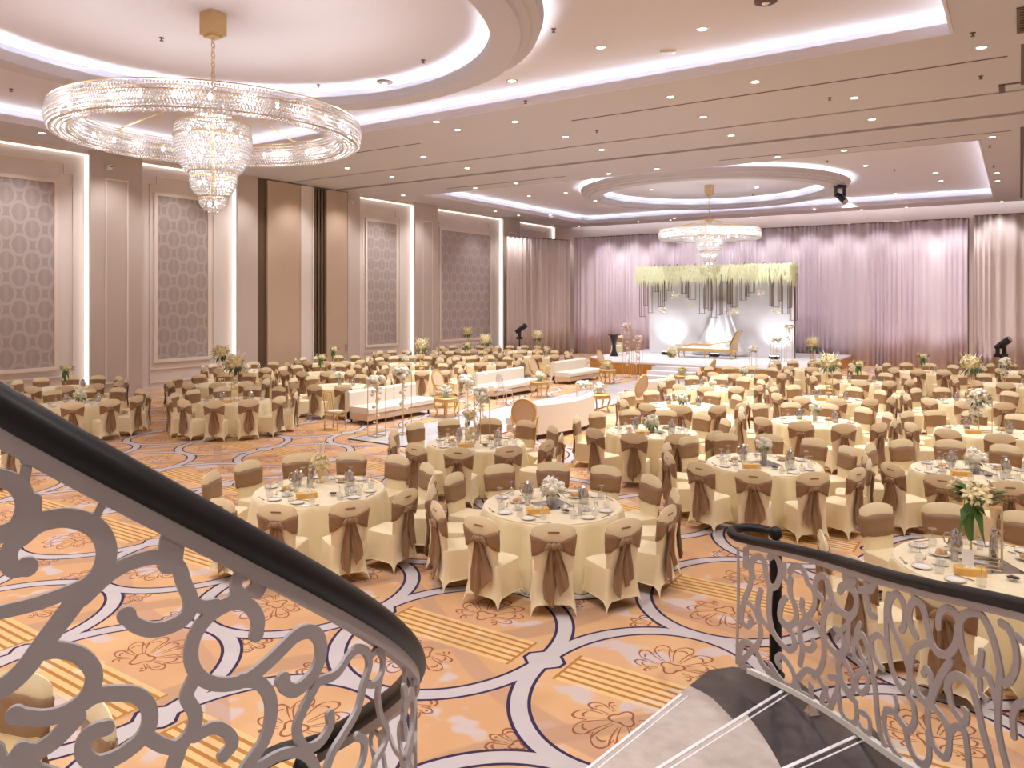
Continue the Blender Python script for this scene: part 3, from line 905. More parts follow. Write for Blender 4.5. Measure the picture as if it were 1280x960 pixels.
RS = [(r1(p), w) for p, w in [
 ([(90,180),(92,400),(88,560),(84,760)], 2.5), ([(130,190),(130,230),(128,272)], 6),
 ([(165,320),(155,270),(170,232),(198,224),(222,250),(232,320),(252,372),(282,368),(302,310),(294,250),(268,212),(248,228)], 6),
 ([(252,380),(246,440),(246,520),(266,600),(312,664),(348,690),(374,664),(356,600),(318,560),(300,520),(308,460),(328,430)], 6),
 ([(205,390),(190,450),(198,510),(240,575),(262,600)], 5.5),
 ([(160,300),(150,370),(126,430),(108,500),(112,550),(140,572),(160,545),(150,520)], 5),
 ([(120,440),(160,470),(186,520),(205,600),(190,660),(160,690),(118,740)], 5),
 ([(322,262),(322,320),(352,372)], 5),
 ([(354,330),(350,400),(372,460),(382,520),(370,556),(340,566),(318,548)], 6),
 ([(348,300),(366,274),(400,274),(426,310),(438,350),(468,390),(476,450),(456,506),(420,540),(402,580),(402,636),(424,676),(452,688),(472,664),(466,644)], 6),
 ([(412,440),(410,480),(434,524)], 6),
 ([(510,432),(484,400),(478,350),(504,318),(534,336),(550,390),(570,450),(612,506),(652,524),(682,480),(676,400),(640,356),(606,372),(596,396)], 6),
 ([(632,300),(640,320),(660,330)], 14),
 ([(548,450),(520,520),(518,600),(546,672),(596,724),(630,690),(646,640),(640,560),(656,520)], 6),
 ([(440,546),(484,570),(514,630),(520,720),(500,790),(470,820)], 6),
 ([(404,640),(412,690),(400,760)], 6),
 ([(300,770),(284,740),(304,718),(340,752),(372,816),(372,870),(346,896),(308,872),(254,806),(212,760),(180,694),(142,652),(108,662),(96,720),(104,778),(130,796),(142,780)], 6),
 ([(250,760),(290,820),(330,880)], 5),
 ([(392,830),(430,792),(478,806),(516,870),(540,930),(560,960)], 6),
 ([(386,860),(400,920),(430,950),(456,930),(454,866)], 5.5),
 ([(604,730),(590,780),(606,850),(640,910),(680,950)], 6),
 ([(640,560),(600,600),(580,640)], 5), ([(700,560),(680,620),(700,700),(730,760)], 6),
]]+[(r2(p), w) for p, w in [
 ([(116,236),(128,180),(160,160),(186,174)], 6), ([(112,240),(124,320),(170,376),(206,384),(220,340),(204,280),(176,262)], 6),
 ([(140,70),(180,150),(230,196),(266,190),(284,130),(262,70),(226,50),(200,76)], 7), ([(244,200),(244,250),(236,310)], 6),
 ([(210,396),(194,450),(214,530),(250,580),(268,560),(256,490),(228,430),(210,396)], 6),
 ([(268,340),(290,300),(316,300),(340,370),(356,460),(376,560),(384,660),(398,770),(424,880)], 7),
 ([(270,330),(272,400),(306,446),(336,500),(336,560),(310,584),(284,556),(286,500),(312,470)], 6),
 ([(352,320),(384,296),(414,310),(430,352)], 6), ([(356,330),(366,390),(392,440),(414,464)], 6),
 ([(444,96),(432,180),(438,330),(462,470),(512,566),(544,540),(540,450),(496,330),(450,220),(446,140),(474,92),(506,112),(526,180),(520,250),(508,272)], 7),
 ([(330,40),(350,70),(380,20)], 8), ([(300,70),(330,80),(340,140),(350,190),(374,200)], 7),
 ([(580,300),(556,250),(546,190),(560,136),(586,124),(614,160),(640,260),(662,340),(696,386),(744,388),(780,340),(792,260),(810,206),(850,182),(904,194),(946,262),(976,350),(998,450),(1012,524),(1050,524),(1082,450),(1078,350),(1044,264),(1006,236)], 8),
 ([(692,256),(700,190),(734,160),(772,180),(792,226)], 7), ([(560,70),(568,100),(584,126)], 6),
 ([(800,250),(808,340),(840,430),(880,476),(900,450),(908,380)], 8),
 ([(556,430),(566,376),(600,344),(652,340),(690,386)], 7),
 ([(556,410),(556,490),(586,580),(634,636),(658,590),(656,510),(634,464),(618,490)], 7),
 ([(650,650),(672,580),(706,500),(750,430)], 8), ([(740,580),(742,530),(776,498),(830,520),(868,586),(892,670),(914,770),(944,880),(966,970)], 8),
 ([(744,560),(756,640),(790,700),(824,736),(836,690),(820,668)], 7),
 ([(886,490),(930,484),(962,550),(988,660)], 7), ([(900,520),(904,580),(934,618)], 6),
 ([(1002,470),(994,600),(990,740),(1010,860),(1040,970)], 8),
 ([(640,650),(640,740),(666,840),(720,906),(742,880),(746,800),(720,720),(676,660)], 7),
 ([(474,600),(486,650),(480,680)], 5), ([(430,672),(470,680),(512,740),(548,772),(574,720),(566,640),(540,594)], 7),
 ([(422,690),(424,760),(452,840),(490,900),(500,960)], 6),
 ([(530,780),(550,860),(590,926),(632,940),(648,880),(640,790)], 7),
 ([(744,820),(760,770),(790,752),(822,780),(836,850),(846,960)], 7),
 ([(1070,800),(1066,700),(1090,644),(1130,634)], 8), ([(1090,300),(1120,330)], 7),
 ([(130,560),(110,620),(116,670),(146,676),(172,610),(190,560),(184,510),(150,506)], 6),
 ([(192,580),(204,670),(246,740),(282,726),(280,650),(254,580)], 6),
 ([(286,720),(318,770),(350,780),(344,710),(306,680)], 5.5),
]]
STO = []
for P, w in RS: trace(P, w*1.3, False, so, rout, K4, .5, .5, STO)
# carry the figures on along the rest of the flight
for sft in (-26, -52):
    for o, b0, b1 in STO:
        q = []
        for u, z, w in o:
            th = math.degrees(u/K4)
            if th+sft > 8 or th > 34: continue
            f = (z-zbo(th))/(zro(th)-zbo(th)); t2 = th+sft
            q.append((rad(t2)*K4, zbo(t2)+max(.03, f)*(zro(t2)-zbo(t2)), w))
        if len(q) > 2: so.stroke(q, sub=3)
so.mb.build('scroll_panel', M['rail_panel'], out, False)
# ------------------------------------------------------------------ chandeliers
def octa(mb, c, r, h):
    x, y, z = c
    mb.add([(x, y, z-h), (x+r, y, z), (x, y+r, z), (x-r, y, z), (x, y-r, z), (x, y, z+h)],
           [(0,2,1), (0,3,2), (0,4,3), (0,1,4), (5,1,2), (5,2,3), (5,3,4), (5,4,1)])
def chandelier(c, label, zring, R, ztop):
    t = thing('chandelier', label, 'chandelier', c, 0, 'ballroom chandeliers')
    # canopy, chain
    z0 = ztop-c[2]
    MB().box(-.17, -.17, z0-.42, .17, .17, z0).box(-.12, -.12, z0-.46, .12, .12, z0-.42).build('canopy', M['gold'], t, False)
    zc = zring+.72-c[2]; zr_ = zring-c[2]
    mb = MB(); n = max(3, int((z0-.46-zc)/.09)); st_ = (z0-.46-zc)/n
    for k in range(n):
        z = zc+st_*(k+.5); a = (k % 2)*PI/2
        P = [(.035*cos(q)*cos(a), .035*cos(q)*sin(a), z+(st_*.62)*sin(q)) for q in [2*PI*i/10 for i in range(10)]]
        mb.tube(P, .011, 5, True)
    mb.build('chain', M['gold'], t)
    MB().lathe([(0, zc+.03), (.2, zc+.02), (.23, zc-.02), (.2, zc-.08), (.1, zc-.1), (0, zc-.1)], 24).build('crown_cap', M['gold'], t)
    # stay rods from the cap to the ring
    for k in range(8):
        a = 2*PI*k/8+.2
        MB().tube([(.18*cos(a), .18*sin(a), zc-.04), ((R-.25)*cos(a), (R-.25)*sin(a), zr_+.24)], .016, 6).build('stay_rod', M['gold'], t)
    # ring: gold hoops and crystal curtains
    w, hh = .34, .44
    for nm, rr, zz in (('outer_hoop', R, .22), ('inner_hoop', R-w, .22), ('outer_hoop', R+.02, .06), ('inner_hoop', R-w-.02, .06), ('lower_hoop', R-.04, -.2), ('lower_hoop', R-w+.04, -.2)):
        MB().lathe([(rr-.010, zr_+zz-.009), (rr+.010, zr_+zz-.009), (rr+.010, zr_+zz+.009), (rr-.010, zr_+zz+.009)], 96, closed=True).build(nm, M['gold'], t)
    def curtain(nm, rads):
        mb = MB(); rnd = random.Random(3)
        for rr, z_hi, z_lo, bulge in rads:
            m = int(2*PI*rr/.055); rows = int((z_hi-z_lo)/.058)
            for k in range(m):
                for j in range(rows):
                    f = (j+.5)/rows; a = 2*PI*(k+.5*(j % 2))/m
                    q = rr+bulge*sin(PI*f)
                    octa(mb, (q*cos(a), q*sin(a), zr_+z_hi+(z_lo-z_hi)*f), .026, .034)
        return mb.build(nm, M['crystal'], t, False)
    curtain('outer_crystals', [(R, .2, -.2, .03)]); curtain('inner_crystals', [(R-w, .2, -.2, -.03)])
    mb = MB(); m = int(2*PI*(R-w/2)/.075)                # crystal underside
    for k in range(m):
        for q in (-.12, -.04, .04, .12):
            a = 2*PI*(k+q)/m; octa(mb, ((R-w/2+q)*cos(a), (R-w/2+q)*sin(a), zr_-.22+abs(q)*.12), .034, .03)
    mb.build('lower_crystals', M['crystal'], t, False)
    nb = 30
    for k in range(nb):
        a = 2*PI*k/nb
        MB().ball(((R-w/2)*cos(a), (R-w/2)*sin(a), zr_+.02), .034, .034, .05, 8, 6).build('bulb', M['bulb'], t)
    # tiers in the middle
    def tier(nm, r0, r1, za, zb, curve):
        mb = MB(); rows = max(2, int(abs(za-zb)/.055))
        for j in range(rows):
            f = (j+.5)/rows; rr = r0+(r1-r0)*f**curve; m = max(6, int(2*PI*rr/.055))
            for k in range(m):
                a = 2*PI*(k+.5*(j % 2))/m; octa(mb, (rr*cos(a), rr*sin(a), zr_+za+(zb-za)*f), .027, .034)
        mb.build(nm, M['crystal'], t, False)
    tier('cone_crystals', .12, .42, .62, .12, 1.3)
    tier('upper_tier', .66, .68, .1, -.12, 1); tier('upper_tier', .68, .46, -.12, -.78, 2.6)
    tier('middle_tier', .42, .40, -.80, -.95, 1); tier('middle_tier', .40, .24, -.95, -1.24, 2.2)
    tier('bottom_tier', .25, .03, -1.25, -1.56, 2.4)
    for nm, rr, zz in (('tier_hoop', .67, .1), ('tier_hoop', .69, -.13), ('tier_hoop', .43, -.79), ('tier_hoop', .26, -1.24)):
        MB().lathe([(rr-.012, zr_+zz-.012), (rr+.014, zr_+zz-.012), (rr+.014, zr_+zz+.012), (rr-.012, zr_+zz+.012)], 48, closed=True).build(nm, M['gold'], t)
    MB().tube([(0, 0, zc-.1), (0, 0, zr_-1.2)], .03, 8).build('centre_stem', M['gold'], t)
    for rr, zz, n in ((.5, -.05, 8), (.42, -.45, 6), (.26, -.98, 5), (.1, -1.36, 2), (.22, .3, 4)):
        for k in range(n):
            a = 2*PI*k/n; MB().ball((rr*cos(a), rr*sin(a), zr_+zz), .034, .034, .05, 8, 6).build('bulb', M['bulb'], t)
    return t
CH = [(RC[0][0]-.15, 8.8), (RC[1][0]+.0, 34.9)]
chandelier((CH[0][0], CH[0][1], 6.4), 'large crystal ring chandelier hanging close above the front tables', 6.46, 2.67, ZH)
chandelier((CH[1][0], CH[1][1], 6.4), 'smaller looking crystal ring chandelier hanging in front of the stage canopy', 6.36, 2.3, ZH)
# ------------------------------------------------------------------ chairs
def back_ztop(u): return .975-.045*abs(u)**2.2-.02*abs(u)**8
def back_pt(u, v, side, off=0.0):
    """u -1..1 across, v 0..1 up, side -1 front / +1 rear"""
    z0 = .40; z = z0+(back_ztop(u)-z0)*v
    hw = .192+.040*min(1, v*1.15)
    y = .195+.055*(z-.45)/.5
    th = .036*math.sqrt(max(0, 1-abs(u)**5))*(1 if v < .9 else math.sqrt(max(.02, 1-((v-.9)/.1)**2)))
    return ((hw+off)*u, y+side*(th+off), z)
def chair_cover():
    mb = MB(); n = 32
    prof = [(0, .260, .276, 1), (.10, .240, .256, .6), (.26, .212, .226, .2), (.42, .212, .224, 0), (.455, .206, .219, 0), (.47, .188, .202, 0), (.475, .1, .11, 0)]
    vs = []
    for z, wx, wy_, arch in prof:
        for k in range(n):
            a = 2*PI*k/n+PI/4; c_, s_ = cos(a), sin(a)
            p = .22 if z < .46 else .35
            x = math.copysign(abs(c_)**p, c_); y = math.copysign(abs(s_)**p, s_)
            q = abs(cos(2*(a)))            # 1 mid-side, 0 corner
            q = q**.7
            vs.append((x*wx*(1-.10*arch*q), y*wy_*(1-.10*arch*q)+.005, z+arch*(.125*q if z == 0 else .04*q)))
    vs.append((0, 0, .478)); fs = []
    for j in range(len(prof)-1):
        for k in range(n):
            fs.append((j*n+k, j*n+(k+1) % n, (j+1)*n+(k+1) % n, (j+1)*n+k))
    L = len(vs)-1
    for k in range(n): fs.append(((len(prof)-1)*n+k, (len(prof)-1)*n+(k+1) % n, L))
    mb.add(vs, fs)
    nu, nv = 13, 9
    g = lambda side: (lambda u, v: back_pt(2*u-1, v, side))
    mb.grid(lambda u, v: back_pt(1-2*u, v, 1), nu, nv); mb.grid(lambda u, v: back_pt(2*u-1, v, -1), nu, nv)
    # crown strip joining front and rear
    mb.grid(lambda u, v: tuple(a+(b-a)*v for a, b in zip(back_pt(2*u-1, 1, -1), back_pt(2*u-1, 1, 1))), nu, 2)
    return mb
def sash_band():
    mb = MB(); n = 34; rows = 5; vs = []
    for j in range(rows):
        f = j/(rows-1)
        for k in range(n):
            a = 2*PI*k/n; c_, s_ = cos(a), sin(a)
            u = math.copysign(abs(c_)**.5, c_); side = s_
            if side < 0: zc, hh = .735, .115          # broad across the front
            else:
                q = abs(u); zc = .735+.015*(1-q); hh = .03+.085*q**1.3
            z = zc+hh*(2*f-1)+.006*sin(5*a+3*f)
            v = (z-.40)/(back_ztop(u)-.40)
            x, y, _ = back_pt(u, min(.88, v), 1 if side > 0 else -1, .008+.004*sin(9*a+f*7))
            yc = .195+.055*(z-.45)/.5
            y = yc+(y-yc)*min(1, abs(side)**.45)
            vs.append((x*1.01, y, z))
    fs = [(j*n+k, j*n+(k+1) % n, (j+1)*n+(k+1) % n, (j+1)*n+k) for j in range(rows-1) for k in range(n)]
    return mb.add(vs, fs)
def rear_y(z): return (.195+.055*(z-.45)/.5+.036) if z > .45 else .231+.012*(.45-z)/.45*3.4
def sash_tail(side, length, spread, seed):
    mb = MB(); rows = 11; n = 7; vs = []
    for j in range(rows):
        f = j/(rows-1); z = .735-length*f
        w = .020+.048*min(1, f*1.7)*(1 if f < .75 else 1-(f-.75)*1.6)
        xc = side*(.026+spread*f)
        zl = 0.0
        for k in range(n):
            q = k/(n-1)*2-1
            zz = z+(q*side*.05*f if f > .8 else 0)
            vs.append((xc+q*w, rear_y(z)+.022+.014*sin(q*5+seed+f*3)+.012*f+.012*(1-abs(q)), zz))
    fs = [(j*n+k, j*n+k+1, (j+1)*n+k+1, (j+1)*n+k) for j in range(rows-1) for k in range(n-1)]
    b = len(vs)
    vs2 = [(x, y+.006, z) for x, y, z in vs]
    fs2 = [tuple(b+i for i in reversed(f)) for f in fs]
    return mb.add(vs+vs2, fs+fs2)
def sash_knot():
    mb = MB().ball((0, rear_y(.74)+.034, .745), .040, .030, .036, 10, 7)
    for s in (-1, 1):
        mb.add(*loop(s))
    return mb
def loop(s):
    vs, fs = [], []; n = 8; m = 6
    for i in range(m):
        f = i/(m-1)
        for k in range(n):
            a = 2*PI*k/n; r = .012+.027*sin(PI*min(1, f*1.05))
            vs.append((s*(.015+.085*f), rear_y(.74)+.03+r*.6*cos(a), .748-.03*f*f+r*sin(a)))
    for i in range(m-1):
        for k in range(n): fs.append((i*n+k, i*n+(k+1) % n, (i+1)*n+(k+1) % n, (i+1)*n+k))
    fs.append(tuple(range(n-1, -1, -1))); fs.append(tuple((m-1)*n+k for k in range(n)))
    return vs, fs
def chair_maker(tails, near):
    def mk():
        t = thing('banquet_chair', '', 'chair')
        cv_ = chair_cover().build('chair_cover', M['chair_cover'], t)
        if near:
            z = .885; v = (z-.4)/(.975-.4); y = back_pt(0, v, 1)[1]
            mb = MB(); P = [(-.055, 0), (.055, 0)]
            mb.box(-.06, y-.004, z-.009, .06, y+.004, z+.009)
            mb.build('handle_slot', M['sash'], cv_, False)
        sb = sash_band().build('sash', M['sash'], t)
        s2 = sb.modifiers.new('thickness', 'SOLIDIFY'); s2.thickness = .006; s2.offset = 0
        sash_knot().build('bow_knot', M['sash'], sb)
        for a in tails: sash_tail(*a).build('sash_tail', M['sash'], sb)
        return t
    return mk
KINDS_NEAR = [Kind(chair_maker(a, True), 'ivory banquet chairs') for a in (
    [(-1, .46, .085, 0.3), (1, .58, .03, 1.7)], [(-1, .60, .02, 2.2), (1, .47, .09, .6)], [(1, .55, .10, 1.1), (-1, .44, .02, 2.9)])]
def far_mk():
    t = thing('banquet_chair', '', 'chair')
    chair_cover().build('chair_cover', M['chair_cover'], t)
    mb = sash_band(); k = sash_knot(); mb.add(k.v, k.f)
    for a in ((-1, .5, .045, .3), (1, .56, .03, 1.7)): q = sash_tail(*a); mb.add(q.v, q.f)
    mb.build('sash', M['sash'], t)
    return t
KIND_FAR = Kind(far_mk, 'ivory banquet chairs')

# ------------------------------------------------------------------ tables: x, y, first seat angle, seats, name in words, centrepiece, dressing
TB = [
 ('B', -4.83, 8.17, 0, 12, 'the front centre table', 'low', 2),
 ('A', -7.80, 7.10, -12, 11, 'the lily table behind the sloping handrail', 'lily', 2),
 ('C', -8.05, 10.96, -20, 12, 'the gold stand table before the aisle', 'column', 2),
 ('E', -3.31, 12.04, 5, 12, 'the table behind the black rail volute', 'vase', 2),
 ('D', -5.93, 13.80, -18, 11, 'the hydrangea table behind front centre', 'round', 2),
 ('F', -.55, 13.20, -14, 12, 'the second table over the stair rail', 'low', 2),
 ('G', -.22, 8.62, 12, 11, 'the table just over the stair rail', 'callas', 2),
 ('H', -3.55, 16.75, 10, 12, 'right block third-row middle table', 'vase', 1),
 ('I', -.55, 17.30, -8, 12, 'right block third-row outer table', 'cascade', 1),
 ('J', -6.75, 17.52, 0, 12, 'right block third-row aisle table', 'round', 1),
 ('L', -4.05, 20.75, -6, 12, 'right block fourth-row middle table', 'tree', 1),
 ('K', -7.40, 21.60, 6, 12, 'right block fourth-row aisle table', 'low', 1),
 ('M', -1.00, 22.00, 4, 12, 'right block fourth-row outer table', 'tree', 1),
 ('N', -4.10, 25.60, 0, 12, 'right block fifth-row middle table', 'callas', 1),
 ('R', -7.70, 25.60, 9, 12, 'right block fifth-row aisle table', 'round', 0),
 ('P', -.25, 27.20, 3, 12, 'right block fifth-row outer table', 'cascade', 0),
 ('O', -2.80, 30.40, 7, 12, 'right block sixth-row middle table', 'callas', 0),
 ('S', -6.30, 29.40, 2, 12, 'right block sixth-row aisle table', 'tree', 0),
 ('Q', .35, 32.20, 5, 12, 'right block sixth-row outer table', 'low', 0),
 ('A1', -16.45, 12.15, -12, 12, 'left block second-row aisle table', 'tree', 1),
 ('B1', -19.30, 9.80, 6, 12, 'left block first-row middle table', 'round', 1),
 ('Z1', -15.90, 5.30, 0, 12, 'left block first-row aisle table', 'low', 1),
 ('F1', -20.00, 14.30, 4, 12, 'left block second-row middle table', 'tree', 0),
 ('H1', -16.70, 15.95, -4, 12, 'left block third-row aisle table', 'vase', 0),
 ('C1', -22.95, 11.30, 3, 12, 'left block first-row wall table', 'callas', 0),
 ('D1', -22.60, 7.30, 0, 12, 'left block front wall table', 'low', 0),
 ('G1', -23.10, 17.60, 8, 12, 'left block second-row wall table', 'low', 0),
 ('I1', -20.10, 18.40, -6, 12, 'left block third-row middle table', 'callas', 0),
 ('J1', -17.40, 20.50, 0, 12, 'left block fourth-row aisle table', 'tree', 0),
 ('K1', -22.90, 21.60, 5, 12, 'left block third-row wall table', 'callas', 0),
 ('L1', -20.30, 22.90, 2, 12, 'left block fourth-row middle table', 'round', 0),
 ('M1', -17.60, 24.60, 7, 12, 'left block fifth-row aisle table', 'tree', 0),
 ('N1', -22.90, 26.00, 5, 12, 'left block fourth-row wall table', 'low', 0),
 ('O1', -20.30, 27.00, -3, 12, 'left block fifth-row middle table', 'callas', 0),
 ('P1', -17.90, 29.00, 1, 12, 'left block sixth-row aisle table', 'tree', 0),
 ('Q1', -22.80, 30.30, 6, 12, 'left block fifth-row wall table', 'tree', 0),
 ('R1', -20.60, 31.60, 0, 12, 'left block sixth-row middle table', 'low', 0),
 ('Y', -4.68, .87, -1, 12, 'the table under the balustrade', 'low', 1),
]
RTAB = .86
def mk_table():
    t = thing('banquet_table', '', 'table')
    mb = MB(); n = 120; vs = []; rnd = random.Random(5)
    rows = [(RTAB-.03, .755, 0), (RTAB-.004, .750, 0), (RTAB+.006, .735, .1), (RTAB+.012, .68, .35), (RTAB+.03, .5, .7), (RTAB+.05, .25, .9), (RTAB+.075, .012, 1)]
    for r, z, a in rows:
        for k in range(n):
            q = 2*PI*k/n
            w = .030*sin(18*q+.6*sin(3*q))+.018*sin(11*q+1)+.010*sin(29*q)
            vs.append(((r+w*a)*cos(q), (r+w*a)*sin(q), z))
    fs = [(j*n+k, (j+1)*n+k, (j+1)*n+(k+1) % n, j*n+(k+1) % n) for j in range(len(rows)-1) for k in range(n)]
    fs.append(tuple(range(n)))
    mb.add(vs, fs).build('tablecloth', M['cloth'], t)
    MB().lathe([(0, .7555), (RTAB-.012, .7555), (RTAB-.012, .7595), (0, .7595)], 96).build('overlay', M['cloth_top'], t)
    return t
KT = Kind(mk_table, 'round banquet tables')
ZT = .7598
def mk_goblet():                      # stem glass standing on its mouth
    t = thing('stem_glass', '', 'glass')
    MB().lathe([(.031, 0), (.037, .03), (.038, .05), (.030, .075), (.012, .092)], 14).build('bowl', M['glass'], t)
    MB().lathe([(.006, .088), (.0045, .13), (.006, .150)], 8).build('stem', M['glass'], t)
    MB().lathe([(.006, .150), (.036, .158), (.037, .162), (0, .163)], 14).build('foot', M['glass'], t)
    return t
def mk_tumbler():
    t = thing('water_glass', '', 'glass')
    MB().lathe([(.028, 0), (.036, .11), (.033, .11), (.026, .006), (0, .006)], 14).build('wall', M['glass'], t)
    MB().lathe([(0, .0), (.028, .0), (.028, .008), (0, .008)], 14).build('base', M['glass'], t)
    return t
def mk_jug():
    t = thing('silver_jug', '', 'jug')
    MB().lathe([(.04, 0), (.05, .012), (.066, .05), (.07, .09), (.058, .14), (.042, .17), (.045, .2), (.04, .2), (.036, .17), (0, .165)], 20).build('body', M['silver'], t)
    MB().tube([(.042, 0, .19), (.09, 0, .185), (.108, 0, .14), (.095, 0, .09), (.066, 0, .07)], .008, 7).build('handle', M['silver'], t)
    MB().lathe([(.0, .2), (.036, .2), (.02, .22), (.008, .235), (0, .237)], 12).build('lid', M['silver'], t)
    MB().tube([(-.04, 0, .18), (-.06, 0, .2), (-.07, 0, .205)], [.018, .012, .006], 7).build('spout', M['silver'], t)
    return t
def mk_carafe():
    t = thing('crystal_carafe', '', 'carafe')
    MB().lathe([(.038, 0), (.042, .01), (.04, .12), (.03, .2), (.026, .24), (.034, .27), (.03, .27), (.022, .24), (.03, .1), (0, .012)], 12).build('body', M['silver'], t)
    MB().lathe([(.0, .268), (.02, .27), (.028, .3), (.012, .32), (0, .322)], 10).build('stopper', M['glass'], t)
    return t
def mk_plate():
    t = thing('side_plate', '', 'plate')
    MB().lathe([(0, .004), (.055, .004), (.085, .016), (.088, .016), (.06, 0), (0, 0)], 24).build('plate', M['ceramic'], t)
    MB().lathe([(.088, .0158), (.09, .018), (.086, .018)], 24, closed=True).build('gold_rim', M['gold'], t)
    return t
def mk_bread():
    t = thing('bread_roll_dish', '', 'dish')
    MB().lathe([(0, .004), (.07, .006), (.105, .03), (.1, .032), (.065, .012), (0, .012)], 22).build('dish', M['ceramic'], t)
    for k, (x, y) in enumerate(((-.035, .01), (.035, .02), (.0, -.035))):
        MB().ball((x, y, .038), .036, .03, .024, 9, 6).build('roll', M['bread'], t)
    return t
def mk_bowl():
    t = thing('date_bowl', '', 'bowl')
    MB().lathe([(.03, 0), (.032, .008), (.065, .035), (.061, .035), (.03, .012), (0, .012)], 20).build('bowl', M['glass'], t)
    mb = MB(); rnd = random.Random(2)
    for k in range(7):
        a = k*2.4; r = .012+.005*k; mb.ball((r*cos(a), r*sin(a), .03+.004*(k % 3)), .018, .012, .011, 7, 5)
    mb.build('dates', M['dark_food'], t)
    return t
def mk_tissue():
    t = thing('tissue_box', '', 'box')
    MB().box(-.125, -.06, 0, .125, .06, .065).build('carton', M['tissue_gold'], t, False)
    MB().box(-.05, -.02, .065, .05, .02, .0665).build('slot', M['ceramic'], t, False)
    MB().grid(lambda u, v: ((u-.5)*.07, .012*sin(u*9)+(v-.5)*.01, .064+.03*v*(1-.5*abs(u-.5))), 9, 4).build('tissue', M['ceramic'], t)
    return t
def mk_cutlery():
    t = thing('table_fork', '', 'fork')
    mb = MB().tube([(0, -.09, .004), (0, 0, .004), (0, .05, .006)], [.006, .004, .004], 6)
    mb.build('handle', M['steel'], t)
    mb = MB().box(-.012, .048, .003, .012, .068, .006)
    for x in (-.0105, -.0035, .0035, .0105): mb.box(x-.0015, .066, .003, x+.0015, .1, .0055)
    mb.build('head', M['steel'], t, False)
    return t
def mk_spoon():
    t = thing('table_spoon', '', 'spoon')
    MB().tube([(0, -.09, .004), (0, 0, .004), (0, .06, .006)], [.006, .0035, .004], 6).build('handle', M['steel'], t)
    MB().ball((0, .082, .006), .018, .026, .005, 10, 6).build('bowl', M['steel'], t)
    return t
def mk_cup():
    t = thing('cup_and_saucer', '', 'cup')
    MB().lathe([(0, .003), (.05, .004), (.07, .014), (.066, .015), (.045, .008), (0, .008)], 20).build('saucer', M['ceramic'], t)
    MB().lathe([(.022, .008), (.036, .03), (.04, .062), (.037, .062), (.03, .02), (0, .014)], 18).build('cup', M['ceramic'], t)
    MB().tube([(.038, 0, .052), (.058, 0, .048), (.058, 0, .03), (.036, 0, .024)], .005, 6).build('handle', M['ceramic'], t)
    return t
def mk_card():
    t = thing('menu_card', '', 'card')
    MB().add([(-.05, -.04, 0), (.05, -.04, 0), (.05, 0, .16), (-.05, 0, .16), (-.05, -.036, 0), (.05, -.036, 0), (.05, .004, .16), (-.05, .004, .16)],
             [(0,1,2,3), (7,6,5,4), (0,4,5,1), (3,2,6,7), (0,3,7,4), (1,5,6,2)]).build('front', M['ceramic'], t, False)
    MB().add([(-.05, .044, 0), (.05, .044, 0), (.05, .004, .16), (-.05, .004, .16), (-.05, .048, 0), (.05, .048, 0), (.05, .008, .16), (-.05, .008, .16)],
             [(3,2,1,0), (4,5,6,7), (1,5,4,0), (7,6,2,3), (4,7,3,0), (2,6,5,1)]).build('back', M['ceramic'], t, False)
    return t
def mk_tile():
    t = thing('mirror_tile', '', 'mirror')
    MB().box(-.2, -.2, 0, .2, .2, .004).build('glass', M['mirror_tile'], t, False)
    MB().box(-.205, -.205, 0, .205, -.2, .006).box(-.205, .2, 0, .205, .205, .006).box(-.205, -.2, 0, -.2, .2, .006).box(.2, -.2, 0, .205, .2, .006).build('edge', M['silver'], t, False)
    return t
# --- flowers
def lily(mb, c, d, r, rnd):            # six pointed petals round direction d
    d = Vector(d).normalized(); x = d.cross(Vector((.3, .2, 1))).normalized() if abs(d.z) < .95 else Vector((1, 0, 0)); y = d.cross(x)
    c = Vector(c)
    for k in range(6):
        a = 2*PI*k/6+rnd.random()*.4; q = x*cos(a)+y*sin(a); s = d.cross(q)
        m = c+q*r*.55+d*r*.35
        mb.add([c, m+s*r*.22, c+q*r+d*r*(.15+.2*(k % 2)), m-s*r*.22, m+d*r*.06], [(0,1,4), (1,2,4), (2,3,4), (3,0,4)])
def rose(mb, c, r): mb.ball(c, r, r, r*.85, 8, 6)
def leafb(mb, a, b, w):
    a, b = Vector(a), Vector(b); d = b-a; s = d.cross(Vector((0, 0, 1)))
    s = s.normalized()*w if s.length > 1e-5 else Vector((w, 0, 0)); m = a+d*.5+Vector((0, 0, d.length*.1))
    mb.add([a, m+s, b, m-s, m+Vector((0, 0, -w*.25))], [(0,1,4), (1,2,4), (2,3,4), (3,0,4)])
def ball_bouquet(c, R, nfl, seed, pm, lm, t, lilies=False, droop=0.0, fl=.05):
    rnd = random.Random(seed); f = MB(); l = MB()
    f.ball(c, R*.62, R*.62, R*.5, 10, 7)
    for k in range(nfl):
        u = rnd.uniform(-.25, 1); a = rnd.uniform(0, 2*PI); q = math.sqrt(max(0, 1-u*u))
        d = Vector((q*cos(a), q*sin(a), u)); p = Vector(c)+d*R*rnd.uniform(.75, 1)
        if lilies or k % 3 == 0: lily(f, p-d*fl*.3, d, fl*1.5, rnd)
        else: rose(f, p-d*fl*.3, fl*rnd.uniform(.7, 1))
    for k in range(int(nfl*.8)):
        a = rnd.uniform(0, 2*PI); u = rnd.uniform(-.7, .5); q = math.sqrt(1-u*u)
        d = Vector((q*cos(a), q*sin(a), u)); p = Vector(c)+d*R*.6
        e_ = p+d*R*rnd.uniform(.65, 1.1)+Vector((0, 0, -R*.15)); p.z = max(p.z, .035); e_.z = max(e_.z, .03); leafb(l, p, e_, R*.16)
    f.build('blossoms', M[pm], t); l.build('leaves', M[lm], t)
